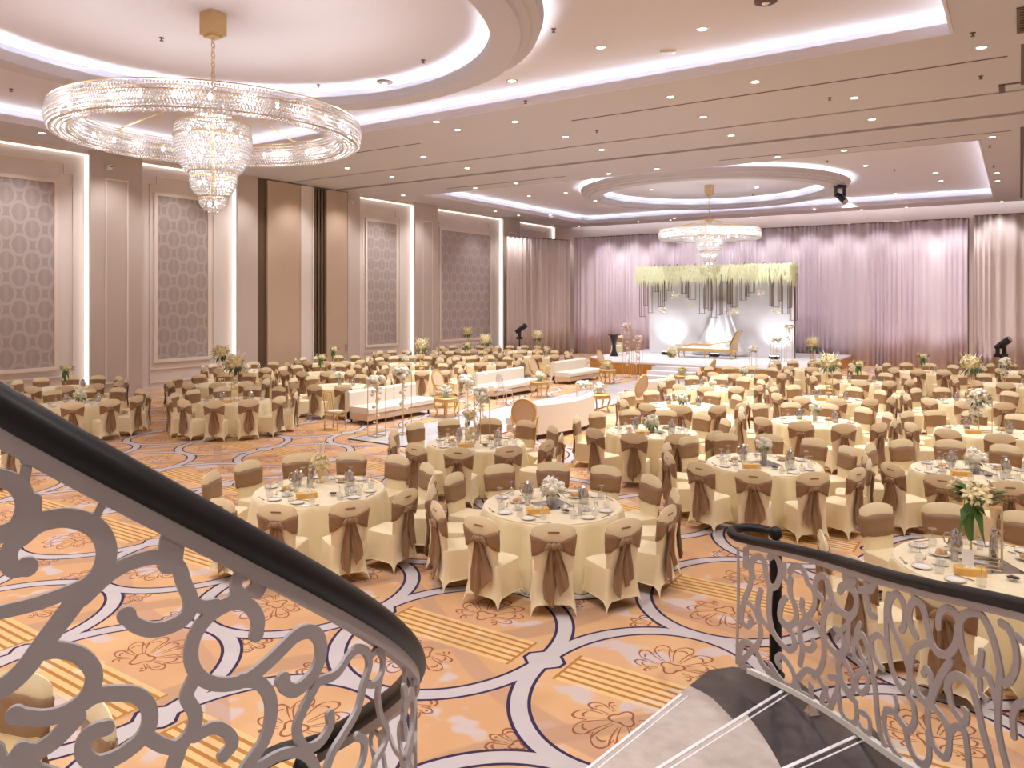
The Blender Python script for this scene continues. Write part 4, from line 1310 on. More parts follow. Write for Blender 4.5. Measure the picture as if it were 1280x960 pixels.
def glass_vase(t, r, h, nm='vase', m='glass'):
    MB().lathe([(0, 0), (r*.8, 0), (r*.9, .01), (r, h), (r*.92, h), (r*.8, .02), (0, .02)], 18).build(nm, M[m], t)
def mk_low(seed):
    def mk():
        t = thing('low_bouquet', '', 'flowers')
        glass_vase(t, .06, .09, 'bowl', 'glass'); ball_bouquet((0, 0, .14), .115, 16, seed, 'petal_white', 'leaf', t, fl=.04)
        return t
    return mk
def mk_lily():
    t = thing('lily_vase', '', 'flowers')
    MB().lathe([(.05, 0), (.06, .01), (.02, .05), (.03, .1), (.07, .2), (.06, .2), (0, .18)], 16).build('gold_urn', M['gold'], t)
    ball_bouquet((0, 0, .27), .13, 18, 12, 'petal_cream', 'leaf', t, True, fl=.05)
    f = MB()
    for k in range(7):
        a = k*.9; f.tube([(.02*cos(a), .02*sin(a), .3), (.05*cos(a), .05*sin(a), .48), (.07*cos(a), .07*sin(a), .56)], [.004, .008, .003], 5)
    f.build('spires', M['petal_white'], t)
    return t
def mk_vase():
    t = thing('flower_vase', '', 'flowers')
    glass_vase(t, .055, .24); ball_bouquet((0, 0, .30), .12, 16, 21, 'petal_white', 'leaf', t, fl=.042)
    mb = MB()
    for k in range(6):
        a = k*1.05; mb.tube([(.02*cos(a), .02*sin(a), .03), (.03*cos(a), .03*sin(a), .26)], .005, 5)
    mb.build('stalks', M['stem'], t)
    return t
def mk_round():
    t = thing('round_bouquet', '', 'flowers')
    glass_vase(t, .07, .1, 'bowl', 'glass'); ball_bouquet((0, 0, .17), .16, 34, 31, 'petal_white', 'leaf', t, fl=.04)
    return t
def gold_stand(t, w, h, rods=4):
    mb = MB(); r = .008
    for sx in (-1, 1):
        for sy in (-1, 1): mb.tube([(sx*w, sy*w, .006), (sx*w, sy*w, h)], r, 6)
    for z in (.008, h):
        mb.tube([(-w, -w, z), (w, -w, z), (w, w, z), (-w, w, z)], r, 6, True)
    mb.build('gold_frame', M['gold'], t)
def mk_column():
    t = thing('gold_stand_bouquet', '', 'flowers')
    for nm, x, h in (('tall_frame', .16, .72), ('short_frame', -.1, .42)):
        mb = MB(); w = .085
        for sx in (-1, 1):
            for sy in (-1, 1): mb.tube([(x+sx*w, sy*w, .006), (x+sx*w, sy*w, h)], .008, 6)
        for z in (.008, h): mb.tube([(x-w, -w, z), (x+w, -w, z), (x+w, w, z), (x-w, w, z)], .008, 6, True)
        mb.build(nm, M['gold'], t)
    ball_bouquet((-.1, 0, .47), .12, 14, 41, 'petal_cream', 'leaf_dark', t, True, fl=.05)
    ball_bouquet((.12, 0, .78), .12, 16, 42, 'petal_white', 'leaf_dark', t, fl=.045)
    f = MB(); rnd = random.Random(8)
    for k in range(10): rose(f, (-.1+rnd.uniform(-.07, .07), rnd.uniform(-.07, .07), rnd.uniform(.05, .34)), .05)
    f.build('hanging_blossoms', M['petal_cream'], t)
    return t
def mk_callas():
    t = thing('calla_vase', '', 'flowers')
    mb = MB(); w = .11; h = .5
    for sx in (-1, 1):
        for sy in (-1, 1): mb.tube([(sx*w+.05, sy*w, .006), (sx*w+.05, sy*w, h)], .009, 6)
    for z in (.01, h): mb.tube([(-w+.05, -w, z), (w+.05, -w, z), (w+.05, w, z), (-w+.05, w, z)], .009, 6, True)
    mb.build('gold_stand', M['gold'], t)
    f = MB(); l = MB(); rnd = random.Random(17)
    for k in range(12):
        a = rnd.uniform(0, 2*PI); r = rnd.uniform(.05, .15); p = (r*cos(a)-.05, r*sin(a), .56+rnd.uniform(-.03, .08))
        lily(f, p, (cos(a), sin(a), .8), .08, rnd)
    for k in range(26):
        a = rnd.uniform(0, 2*PI); leafb(l, (.02*cos(a), .02*sin(a), .52), (.22*cos(a), .22*sin(a), .55+rnd.uniform(-.1, .12)), .045)
    for k in range(5):
        a = rnd.uniform(0, 2*PI); leafb(l, (-.06+.02*cos(a), -.08, .5), (-.05+.10*cos(a), -.13+.08*sin(a), .14+.07*k), .042)
    l.tube([(-.06, -.08, .52), (-.08, -.12, .35), (-.06, -.12, .2)], [.05, .045, .02], 8)
    f.build('blossoms', M['petal_cream'], t); l.build('leaves', M['leaf'], t)
    return t
def mk_cascade():
    t = thing('cascade_bouquet', '', 'flowers')
    gold_stand(t, .11, .62)
    ball_bouquet((-.1, -.02, .66), .17, 26, 51, 'petal_white', 'leaf_dark', t, fl=.05)
    f = MB(); l = MB(); rnd = random.Random(9)
    for k in range(26):
        q = rnd.random(); a = rnd.uniform(0, 2*PI)
        p = (-.17+.08*(1-q)*cos(a), -.1+.08*(1-q)*sin(a), .62-.5*q)
        rose(f, p, .045) if k % 2 else lily(f, p, (cos(a)-.5, sin(a)-.5, .3), .08, rnd)
        leafb(l, p, (p[0]+.12*cos(a), p[1]+.12*sin(a), p[2]-.05), .03)
    f.build('trailing_blossoms', M['petal_white'], t); l.build('trailing_leaves', M['leaf_dark'], t)
    return t
def mk_tree():
    t = thing('tall_gold_stand_bouquet', '', 'flowers')
    mb = MB(); h = .82
    for k in range(4):
        a = PI/4+PI/2*k; mb.tube([(.13*cos(a), .13*sin(a), .006), (.08*cos(a), .08*sin(a), h)], .009, 6)
    for z, r in ((.01, .13), (h, .08)): mb.tube([(r*cos(2*PI*i/14), r*sin(2*PI*i/14), z) for i in range(14)], .009, 6, True)
    mb.build('gold_frame', M['gold'], t)
    ball_bouquet((0, 0, h+.12), .24, 34, 61, 'petal_cream', 'leaf_dark', t, True, fl=.06)
    f = MB(); rnd = random.Random(12)
    for k in range(20): rose(f, (rnd.uniform(-.06, .06), rnd.uniform(-.06, .06), .05+rnd.random()*.7), .036)
    f.build('hanging_blossoms', M['petal_cream'], t)
    l = MB()
    for k in range(6):
        a = k*1.1; l.tube([(.1*cos(a), .1*sin(a), h+.1), (.2*cos(a), .2*sin(a), h+.34), (.26*cos(a), .26*sin(a), h+.42)], [.006, .012, .003], 5)
    l.build('sprays', M['petal_white'], t)
    return t
CP = {'low': (Kind(mk_low(4), 'table centrepieces'), 'low white bouquet'), 'lily': (Kind(mk_lily, 'table centrepieces'), 'lily bouquet in gold urn'),
      'vase': (Kind(mk_vase, 'table centrepieces'), 'white flowers in clear cylinder vase'), 'round': (Kind(mk_round, 'table centrepieces'), 'round white hydrangea bouquet'),
      'column': (Kind(mk_column, 'table centrepieces'), 'white flowers on twin gold frames'), 'callas': (Kind(mk_callas, 'table centrepieces'), 'callas and green leaves beside gold stand'),
      'cascade': (Kind(mk_cascade, 'table centrepieces'), 'trailing white bouquet on gold stand'), 'tree': (Kind(mk_tree, 'table centrepieces'), 'tall cream bouquet on gold stand')}
KG = Kind(mk_goblet, 'upturned stem glasses'); KJ = Kind(mk_jug, 'silver jugs'); KC = Kind(mk_carafe, 'crystal carafes'); KP = Kind(mk_plate, 'side plates')
KB = Kind(mk_bread, 'bread dishes'); KBO = Kind(mk_bowl, 'date bowls'); KTI = Kind(mk_tissue, 'tissue boxes'); KF = Kind(mk_cutlery, 'forks on the tables')
KS = Kind(mk_spoon, 'spoons on the tables'); KCU = Kind(mk_cup, 'cups and saucers'); KM = Kind(mk_tile, 'mirror tiles'); KW = Kind(mk_tumbler, 'water glasses'); KCA = Kind(mk_card, 'menu cards')

CHAIRS = []
def view(x, y):
    r = x*cos(YAW)+y*sin(YAW); d = -x*sin(YAW)+y*cos(YAW); return r, d
for key, x, y, a0, n, words, cp, lvl in TB:
    base = math.atan2(-y, -x)                          # bearing from the table to the camera: six o'clock
    KT.put((x, y, 0), base+.3*len(key), f'round table draped in cream cloth, {words}')
    def at(hour, r):                                   # a point on the table by clock hour seen from the stairs
        q = base+(hour-6)*PI/6*-1
        return (x+r*cos(q), y+r*sin(q), ZT)
    def face(hour): return base+(hour-6)*PI/6*-1
    for k in range(12):
        if n == 11 and k == 9: continue
        q = base-rad(a0)+2*PI*k/12
        # clock name: measured clockwise from the far side
        hr = round((6-(q-base)/(PI/6))) % 12
        CHAIRS.append((x+1.27*cos(q), y+1.27*sin(q), q-PI/2, f"{HOUR[hr]} o'clock seat", words, x, y))
    k_, nm = CP[cp]
    zc = ZT
    if lvl == 2:
        if cp not in ('lily', 'column'): KM.put(at(6, 0.02), face(5), f'square mirror tile under the centrepiece on {words}'); zc = ZT+.0065
        off = (12, .42) if cp == 'lily' else (6, .02)
    else: off = (6, 0)
    if cp == 'callas' and lvl == 2: off = (10, .12)
    p = at(*off); k_.put((p[0], p[1], zc if off[1] < .2 else ZT), face(6)+PI/2, f'{nm} on {words}', {'low': 1.35, 'callas': 1.15}.get(cp, 1.0) if lvl == 2 else 1.0)
    hrs = range(12) if lvl == 2 else ((1, 3, 5, 8, 10, 11) if lvl == 1 else (2, 5, 9))
    rnd = random.Random(hash(key) % 1000 if False else sum(map(ord, key)))
    for h_ in hrs:
        j = rnd.uniform(-.12, .12); p = at(h_+.25+j, .66+rnd.uniform(-.03, .03))
        KG.put(p, 0, f"upturned stem glass, {HOUR[h_]} o'clock place, {words}", 1.12)
        if lvl == 2:
            if h_ in (0, 1, 2, 4, 5, 7, 8, 10): KP.put(at(h_-.22, .70), 0, f"gold rimmed side plate, {HOUR[h_]} o'clock place, {words}")
            if h_ % 2: KF.put(at(h_-.22, .56), face(h_), f"steel fork, {HOUR[h_]} o'clock place, {words}")
            else: KS.put(at(h_+.28, .79), face(h_+.28), f"steel spoon, {HOUR[h_]} o'clock place, {words}")
        elif lvl == 1 and h_ in (3, 5, 8, 10): KP.put(at(h_-.3, .70), 0, f"gold rimmed side plate, {HOUR[h_]} o'clock place, {words}")
    KJ.put(at(2.6, .40), face(3)+2.2, f'silver jug with lid, three o\'clock side, {words}')
    if lvl >= 1: KJ.put(at(10.4, .42), face(10)+.6, f'silver jug with lid, ten o\'clock side, {words}')
    if lvl == 2:
        KC.put(at(*((.1, .27) if cp != 'lily' else (10.6, .2))), 0, f'tall faceted carafe beside the flowers, {words}')
        KB.put(at(1.3, .47), .4, f'dish of bread rolls, one o\'clock side, {words}'); KB.put(at(9.3, .44), 1.4, f'dish of bread rolls, nine o\'clock side, {words}')
        KBO.put(at(5.2, .40), 0, f'small bowl of dark dates, {words}')
        KTI.put(at(6.8, .42), face(6)+PI/2+.25, f'gold tissue box, {words}')
        KCU.put(at(4.0, .47), .5, f'white cup and saucer, four o\'clock side, {words}'); KCU.put(at(8.0, .48), 2.2, f'white cup and saucer, eight o\'clock side, {words}')
        for h_ in (1.9, 4.6, 8.7, 11.6): KW.put(at(h_, .50 if h_ != 8.7 else .31), 0, f'clear water glass, {HOUR[int(round(h_)) % 12]} o\'clock side, {words}')
        if key == 'G': KCA.put(at(7.8, .24), face(6)+PI/2, f'small white folded menu card, {words}')
    elif lvl == 1:
        KTI.put(at(7, .40), face(6)+PI/2+.3, f'gold tissue box, {words}'); KB.put(at(1.2, .45), 0, f'dish of bread rolls, {words}')

# nearest 300 chairs in view are chairs of their own, the rest one distant mass
vis = []
for c_ in CHAIRS:
    r, d = view(c_[0], c_[1])
    px = 640+F*r/d if d > .5 else 9999; py = CY+F*(H-.97)/d if d > .5 else 9999
    if -40 < px < 1320 and py < 975: vis.append((d, c_))
vis.sort(key=lambda q: q[0])
POS = [[c[0], c[1]] for d, c in vis]; TW = [c[4] for d, c in vis]
for it in range(40):                   # ease chairs of neighbouring tables apart where they would touch
    for i in range(len(POS)):
        for j in range(i+1, len(POS)):
            lim = .62 if TW[i] == TW[j] else .73
            dx, dy = POS[j][0]-POS[i][0], POS[j][1]-POS[i][1]; q = math.hypot(dx, dy)
            if q < lim:
                s = (lim-q)/2/max(q, .01)*.8; POS[i][0] -= dx*s; POS[i][1] -= dy*s; POS[j][0] += dx*s; POS[j][1] += dy*s
    for p, (d, c) in zip(POS, vis):
        dx, dy = p[0]-c[5], p[1]-c[6]; q = math.hypot(dx, dy); r_ = min(1.33, max(1.245, q))
        p[0], p[1] = c[5]+dx/q*r_, c[6]+dy/q*r_
jr = random.Random(4); gone = set()                           # a seat left out where two tables stand too close
for i in range(len(POS)):
    for j in range(i+1, len(POS)):
        if i not in gone and j not in gone and math.hypot(POS[j][0]-POS[i][0], POS[j][1]-POS[i][1]) < (.52 if TW[i] == TW[j] else .60): gone.add(j)
vis = [v for i, v in enumerate(vis) if i not in gone]; POS = [v for i, v in enumerate(POS) if i not in gone]
far_mb = MB(); pc = chair_cover(); ps = sash_band(); pt = [sash_tail(-1, .5, .045, .3), sash_tail(1, .56, .03, 1.7), sash_knot()]
for i, (d, (x, y, rz, seat, words, tx, ty)) in enumerate(vis):
    x, y = POS[i]; rz = math.atan2(y-ty, x-tx)-PI/2
    rz += jr.uniform(-.07, .07)
    if i < 298:
        k_ = KINDS_NEAR[i % 3] if d < 13 else KIND_FAR
        k_.put((x, y, 0), rz, f'ivory chair with bronze sash, {seat}, {words}')
    else:
        for q, mi in [(pc, 0), (ps, 1)]+[(a, 1) for a in pt]:
            far_mb.add([(x+a*cos(rz)-b*sin(rz), y+a*sin(rz)+b*cos(rz), z) for a, b, z in q.v], q.f, mi)
if far_mb.v:
    o = far_mb.build('distant_chairs', [M['chair_cover'], M['sash']]); o['kind'] = 'stuff'
    tag(o, 'mass of ivory sashed chairs round the farthest tables', 'chairs')
# ------------------------------------------------------------------ marble aisle, stage and lounge
t = thing('marble_aisle', 'white veined marble floor strip running from the front tables to the stage steps', 'floor strip', (0, 0, 0))
MB().box(-13.2, 12.95, 0, -10.65, 29.35, .018).build('slab', M['marble_white'], t, False)
mb = MB()
for q in ((-13.24, 12.91, -13.2, 29.35), (-10.65, 12.91, -10.61, 29.35), (-13.2, 12.91, -10.65, 12.95)): mb.box(q[0], q[1], 0, q[2], q[3], .021)
mb.build('edge_strip', M['slot'], t, False)

ZS = .55
t = thing('stage', 'low white wedding stage with amber wooden front before the mauve drape', 'stage', (CX, 31.1, 0))
P = [(-15.2-CX, 0), (5.1, 0), (5.1, 10.1), (-5.3, 10.1), (-5.3, 1.9)]
MB().prism(P, ZS-.07, ZS).build('deck', M['stage_top'], t, False)
Q = [(x*.995, y*.995+.02) for x, y in P]
MB().prism(Q, 0.0, ZS-.07).build('front_skirt', M['stage_skirt'], t, False)
mb = MB()
for k in range(18):
    x = -2.9+k*.5; mb.box(x, .0, .02, x+.02, .03, ZS-.07)
mb.build('battens', M['stage_skirt'], t, False)
t = thing('stage_steps', 'three white steps at the middle of the stage front', 'steps', (CX, 29.5, 0))
for k in range(3): MB().box(-1.0, k*.5, 0, 1.0, 1.5, (k+1)*.16).build('step', M['stage_top'], t, False)

# backdrop with canopy
YBK = 37.0
t = thing('floral_backdrop', 'white wedding backdrop under a thick cream wisteria canopy with hanging bronze frames', 'backdrop', (-12.4, YBK, ZS))
w = 3.62; zt = 4.38
MB().box(-w, 0, 0, w, .08, zt-.2).build('panel', M['dome_white'], t, False)
mb = MB()
for x in (-w, w):
    mb.box(x-.04, .09, 0, x+.04, .17, zt-.3)
mb.box(-w, -1.29, zt-.34, w, -1.21, zt-.26).box(-w-.04, -1.25, zt-.34, -w+.04, 0, zt-.26).box(w-.04, -1.25, zt-.34, w+.04, 0, zt-.26)
mb.build('frame', M['bronze'], t, False)
fb = MB(); rnd = random.Random(6)
fb.box(-w-.1, -1.35, zt-.35, w+.1, .05, zt+.02)
for k in range(2600):
    e = rnd.random()
    if e < .72: x, y = rnd.uniform(-w-.15, w+.15), -1.38+rnd.uniform(-.06, .1)
    elif e < .86: x, y = w+.12+rnd.uniform(-.06, .06), rnd.uniform(-1.35, .05)
    else: x, y = -w-.12+rnd.uniform(-.06, .06), rnd.uniform(-1.35, .05)
    z1 = zt+rnd.uniform(-.5, .12); L = rnd.uniform(.22, .48)+(.2 if rnd.random() < .12 else 0); r = rnd.uniform(.018, .034)
    z0 = max(zt-1.0-.25*abs(sin(x*2.1)), z1-L*rnd.uniform(.8, 1.35))
    fb.add([(x, y, z1), (x+r, y, z1-.1), (x-r*.5, y+r*.87, z1-.1), (x-r*.5, y-r*.87, z1-.1), (x+rnd.uniform(-.02, .02), y, z0)],
           [(0,2,1), (0,3,2), (0,1,3), (4,1,2), (4,2,3), (4,3,1)])
fb.build('wisteria_blossoms', M['wisteria'], t, False)
lb = MB()
for x in (-2.9, -2.5, -2.1, -1.7, 1.6, 2.0, 2.5, -.8, 3.3):
    for s in (-1, 1): leafb(lb, (x, -1.2, zt), (x+.16*s, -1.25, zt+.16), .04)
lb.build('leaf_sprigs', M['leaf_dark'], t)
FRM = [(125, 405, 34), (180, 380, 30), (215, 240, 26), (250, 340, 30), (300, 232, 24), (400, 250, 30), (455, 292, 40), (520, 385, 46), (600, 412, 44), (670, 388, 38), (735, 342, 34), (795, 296, 34), (850, 246, 34), (1010, 342, 40), (1075, 388, 38), (1130, 430, 38), (145, 330, 18), (270, 300, 16), (425, 275, 18), (545, 350, 20), (575, 365, 16), (640, 395, 18), (705, 320, 20), (825, 270, 18), (985, 330, 18), (1040, 300, 18), (1105, 345, 18)]
for cx_, by, wd in FRM:
    a = at_y(780+cx_/5.333, YBK-1.05, 320+by/5.333); hw = wd/5.333*.5*36/F
    x, z0 = a.x+12.4, a.z-ZS; z1 = zt-.4
    mb = MB(); q = .011
    for dy in (-.11, .11):
        mb.box(x-hw-q, -1.05+dy-q, z0, x-hw+q, -1.05+dy+q, z1).box(x+hw-q, -1.05+dy-q, z0, x+hw+q, -1.05+dy+q, z1)
        mb.box(x-hw, -1.05+dy-q, z0, x+hw, -1.05+dy+q, z0+2*q)
    for s in (-1, 1): mb.box(x+s*hw-q, -1.16, z0, x+s*hw+q, -.94, z0+2*q)
    mb.build('hanging_frame', M['bronze'], t, False)
for cx_, by in ((340, 258), (455, 318), (250, 365), (735, 370), (905, 250), (1020, 370), (700, 375)):
    a = at_y(780+cx_/5.333, YBK-.9, 320+by/5.333); f = MB()
    for k in range(14): rose(f, (a.x+12.4+rnd.uniform(-.2, .2), -.9+rnd.uniform(-.1, .1), a.z-ZS+rnd.uniform(-.12, .12)), .075)
    f.build('hanging_blossoms', M['petal_white'], t)
# gathered white swag at the middle of the panel
mb = MB()
def swag(u, v):
    x = (u-.5)*2
    hw = .35+1.15*v**1.6
    return (x*hw+.2, -.12-.05*sin(x*14)*(.4+v), (zt-1.5)*(1-v)+.05*v)
mb.grid(swag, 49, 12); so_ = mb.build('draped_swag', M['dome_white'], t); so_.modifiers.new('thickness', 'SOLIDIFY').thickness = .01

# gold chaise
t = thing('gold_chaise', 'long gold framed chaise with white seat and tall curled end on the stage', 'sofa', (-12.35, 35.3, ZS+.012))
MB().box(-1.35, -.38, .30, 1.35, .38, .44).build('seat_rail', M['gold_paint'], t, False)
mb = MB(); mb.grid(lambda u, v: ((u-.5)*2.6, (v-.5)*.72, .44+.1*(sin(PI*u)*sin(PI*v))**.3), 15, 9); mb.box(-1.3, -.36, .42, 1.3, .36, .46); mb.build('seat_cushion', M['white_leather'], t)
mb = MB(); mb.grid(lambda u, v: (1.2+.3*v**1.6-.02, (u-.5)*.8*(1-.25*v*v), .4+.88*v), 11, 9); mb.grid(lambda u, v: (1.32+.3*v**1.6, (.5-u)*.8*(1-.25*v*v), .4+.88*v), 11, 9); mb.build('curled_back', M['beige_leather'], t)
P = [(1.27+.3*v**1.6, (.4)*(1-.25*v*v), .4+.88*v) for v in [i/8 for i in range(9)]]
P2 = [(x, -y, z) for x, y, z in reversed(P)]
MB().tube(P+[(1.6, 0, 1.36)]+P2, .035, 8).build('back_frame', M['gold_paint'], t)
MB().tube([(-1.3, .36, .5), (-.8, .38, .62), (0, .38, .6), (.8, .38, .74), (1.3, .38, .9)], .035, 8).build('rear_rail', M['gold_paint'], t)
for x in (-1.25, 1.25, 0.0):
    for y in (-.32, .32): MB().tube([(x, y, .32), (x*1.02, y*1.05, .16), (x, y, 0)], [.045, .03, .025], 8).build('leg', M['gold_paint'], t)
MB().lathe([(0, 0), (.2, 0), (.23, .12), (.18, .22), (0, .24)], 14, (-1.3, -.1, .5)).build('bolster', M['white_leather'], t)
f = thing('floor_bouquet', 'cream flower mound on the stage at the low end of the chaise', 'flowers', (-13.95, 34.9, ZS))
MB().lathe([(.1, 0), (.16, .02), (.18, .14), (0, .14)], 14).build('basket', M['gold_paint'], f); ball_bouquet((0, 0, .26), .24, 22, 77, 'petal_cream', 'leaf_dark', f, fl=.06)

# uplights washing the backdrop
UPX = [(833, 'left bright pool'), (893, 'middle bright pool'), (968, 'right bright pool')]
UPL = []
for i, (px, nm) in enumerate(UPX):
    a = at_y(px, YBK-.75); x = a.x
    t = thing('stage_uplight', f'small black floor uplight below the {nm} of the backdrop', 'light', (x, YBK-.75, ZS), 0, 'stage uplights')
    MB().box(-.16, -.1, 0, .16, .1, .03).build('base', M['black_metal'], t, False)
    MB().box(-.24, -.07, .03, .24, .07, .15).build('housing', M['black_metal'], t, False)
    MB().box(-.22, -.05, .15, .22, .05, .156).build('lens', M['uplight_lens'], t, False)
    UPL.append((x, YBK-.75, ZS+.2))

# things standing on the stage
def flower_stand(name, label, loc, frames, pm='petal_white', R=.2, seed=1, extra=True):
    t = thing(name, label, 'flower stand', loc)
    for k, (dx, dy, w_, h_) in enumerate(frames):
        mb = MB(); r = .011
        for sx in (-1, 1):
            for sy in (-1, 1): mb.tube([(dx+sx*w_, dy+sy*w_, .006), (dx+sx*w_, dy+sy*w_, h_)], r, 6)
        for z in (.011, h_): mb.tube([(dx-w_, dy-w_, z), (dx+w_, dy-w_, z), (dx+w_, dy+w_, z), (dx-w_, dy+w_, z)], r, 6, True)
        mb.build('gold_frame', M['gold'], t)
        f = MB(); rnd = random.Random(seed+k)
        MBx = f
        for i in range(26):
            rose(f, (dx+rnd.uniform(-w_, w_), dy+rnd.uniform(-w_, w_), h_+rnd.uniform(-.02, R*.7)), rnd.uniform(.05, .08))
        if extra:
            for i in range(22):
                q = rnd.random()**1.5; rose(f, (dx+rnd.uniform(-w_, w_)*.6, dy+rnd.uniform(-w_, w_)*.6, h_*(1-.75*q)), rnd.uniform(.03, .055))
        f.build('blossoms', M[pm], t)
        l = MB()
        for i in range(10):
            a = rnd.uniform(0, 2*PI); leafb(l, (dx, dy, h_+.05), (dx+(w_+.12)*cos(a), dy+(w_+.12)*sin(a), h_+rnd.uniform(-.12, .14)), .035)
        l.build('leaves', M['leaf'], t)
    return t
flower_stand('flower_stand', 'pair of gold frames with white flowers at the right end of the stage', (-8.75, 35.0, ZS), [(.25, 0, .16, 1.55), (-.3, -.1, .18, .95)], seed=3)
flower_stand('flower_stand', 'slim gold pedestal with white bouquet near the right stage edge', (-9.2, 32.0, ZS), [(0, 0, .13, .62)], seed=9, R=.34, extra=False)
flower_stand('flower_stand', 'tall gold frames with blush flowers beside the stage steps', (-13.75, 29.9, 0), [(-.2, 0, .14, 2.05), (.22, .15, .14, 1.55)], 'petal_pink', .3, seed=14)
flower_stand('flower_stand', 'twin tall gold frames at the near corner of the marble aisle', (-12.75, 13.65, 0.018), [(-.17, -.1, .15, 1.28), (.17, .45, .15, 1.45)], seed=20)
flower_stand('flower_stand', 'gold frames with hanging white flowers on the aisle behind the gold stand table', (-11.55, 15.6, .018), [(-.2, 0, .14, 1.2), (.2, .1, .14, .95)], seed=25)
flower_stand('flower_stand', 'low gold frame with white top on the aisle behind the curved sofa', (-11.05, 20.6, .018), [(0, 0, .16, .72)], seed=31, R=.08, extra=False)

def round_pedestal(loc):
    t = thing('cocktail_table', 'black pedestal cocktail table at the left end of the stage', 'table', loc)
    MB().lathe([(0, 1.02), (.3, 1.02), (.31, 1.05), (.3, 1.07), (0, 1.07)], 24).build('top', M['dark_wood'], t)
    MB().lathe([(.2, 0), (.2, .03), (.1, .3), (.09, .6), (.22, 1.02)], 18).build('pedestal', M['dark_wood'], t)
round_pedestal((-16.55, 33.95, ZS))
t = far_mk(); remember(t); t.location = (-16.87, 34.9, ZS); t.rotation_euler = (0, 0, -.4); t['label'] = 'ivory banquet chair standing on the stage behind the black cocktail table'; LABELS[t['label']] = 1

# lounge seating
def sofa(label, loc, rz, L, curved=0.0):
    t = thing('lounge_sofa', label, 'sofa', loc, rz, 'white lounge sofas')
    # local: x along the length, seat faces -y
    def bend(x, y): return (x, y+curved*(x/(L/2))**2*-1)
    def slab(nm, y0, y1, z0, z1, m, r=.03, inset=0):
        mb = MB(); n = 15; vs = []
        prof = [(y0, z0), (y0, z1-r), (y0+r, z1), (y1-r, z1), (y1, z1-r), (y1, z0)]
        for i in range(n):
            x = (-L/2+inset)+(L-2*inset)*i/(n-1)
            for y, z in prof: vs.append((*bend(x, y), z))
        k = len(prof); fs = [(i*k+j, (i+1)*k+j, (i+1)*k+(j+1) % k, i*k+(j+1) % k) for i in range(n-1) for j in range(k)]
        fs += [tuple(range(k-1, -1, -1)), tuple((n-1)*k+j for j in range(k))]
        mb.add(vs, fs).build(nm, m, t)
    slab('base', -.42, .36, .12, .30, M['beige_leather'])
    slab('seat_cushion', -.45, .28, .30, .46, M['white_leather'], .05)
    slab('backrest', .26, .44, .12, .86, M['white_leather'], .05)
    for x in (-L/2+.15, L/2-.15):
        for y in (-.34, .34):
            q = bend(x, y); MB().tube([(q[0], q[1], .13), (q[0], q[1], 0)], [.035, .02], 8).build('leg', M['dark_wood'], t)
    return t
HP = PI/2
sofa('long white sofa behind the twin gold frames at the aisle corner', (-14.65, 15.95, 0), HP, 2.7)
sofa('white sofa behind the clear acrylic chair on the aisle', (-14.85, 22.1, 0), HP, 2.9)
sofa('white sofa before the left corner of the stage', (-15.0, 27.3, 0), HP, 2.6)
sofa('curved white sofa with its back turned to the front tables', (-9.55, 16.75, 0), -HP, 2.9, .35)
sofa('curved white sofa further along the aisle towards the stage', (-9.6, 22.6, 0), -HP, 2.5, .3)

def mk_oval(label, loc, rz):
    t = thing('oval_back_armchair', label, 'armchair', loc, rz, 'gold oval back armchairs')
    mb = MB(); n = 28
    e = [(.25*cos(2*PI*k/n), .27+.09*(sin(2*PI*k/n)), .82+.31*sin(2*PI*k/n)) for k in range(n)]
    MB().tube(e, .03, 7, True).build('back_frame', M['gold_paint'], t)
    vs = [(x*.93, y, .82+(z-.82)*.93) for x, y, z in e]
    a = [(x, y-.018, z) for x, y, z in vs]; b = [(x, y+.018, z) for x, y, z in vs]
    mb = MB(); mb.add(a+b+[(0, .235, .82), (0, .305, .82)], [((k+1) % n, k, 2*n) for k in range(n)]+[(n+k, n+(k+1) % n, 2*n+1) for k in range(n)]+[(k, (k+1) % n, n+(k+1) % n, n+k) for k in range(n)])
    mb.build('back_pad', M['beige_leather'], t)
    mb = MB().lathe([(.0, .38), (.27, .38), (.29, .42), (.27, .48), (.12, .5), (0, .5)], 22); mb.build('seat', M['beige_leather'], t)
    MB().lathe([(.25, .33), (.285, .33), (.285, .385), (.25, .385)], 22, closed=True).build('seat_rail', M['gold_paint'], t)
    for s in (-1, 1):
        MB().tube([(s*.24, .24, .68), (s*.31, .06, .70), (s*.30, -.1, .68), (s*.27, -.12, .55), (s*.26, -.08, .38)], .02, 7).build('arm', M['gold_paint'], t)
        MB().tube([(s*.2, .2, .34), (s*.22, .27, 0)], [.03, .018], 7).build('rear_leg', M['gold_paint'], t)
        MB().tube([(s*.2, -.19, .34), (s*.23, -.24, .2), (s*.21, -.22, 0)], [.034, .024, .018], 7).build('front_leg', M['gold_paint'], t)
    MB().tube([(0, .19, .38), (0, .2, .52)], .03, 6).build('splat', M['gold_paint'], t)
    return t
for lab, loc, rz in (('gold oval back armchair between the first sofa and the bread of aisle flowers', (-14.75, 18.45, 0), HP),
    ('gold oval back armchair past the white sofa behind the acrylic chair', (-14.95, 24.35, 0), HP),
    ('gold oval back armchair before the left edge of the stage', (-14.75, 29.5, 0), HP),
    ('gold oval back armchair seen from behind, next to the nearest curved sofa', (-9.2, 14.35, 0), PI+.5),
    ('gold oval back armchair seen from behind, before the further curved sofa', (-9.35, 20.5, 0), -HP-.25),
    ('gold oval back armchair seen from behind, just before the stage front', (-9.6, 27.2, 0), -HP)):
    mk_oval(lab.replace('the bread of aisle flowers', 'the second sofa'), loc, rz)
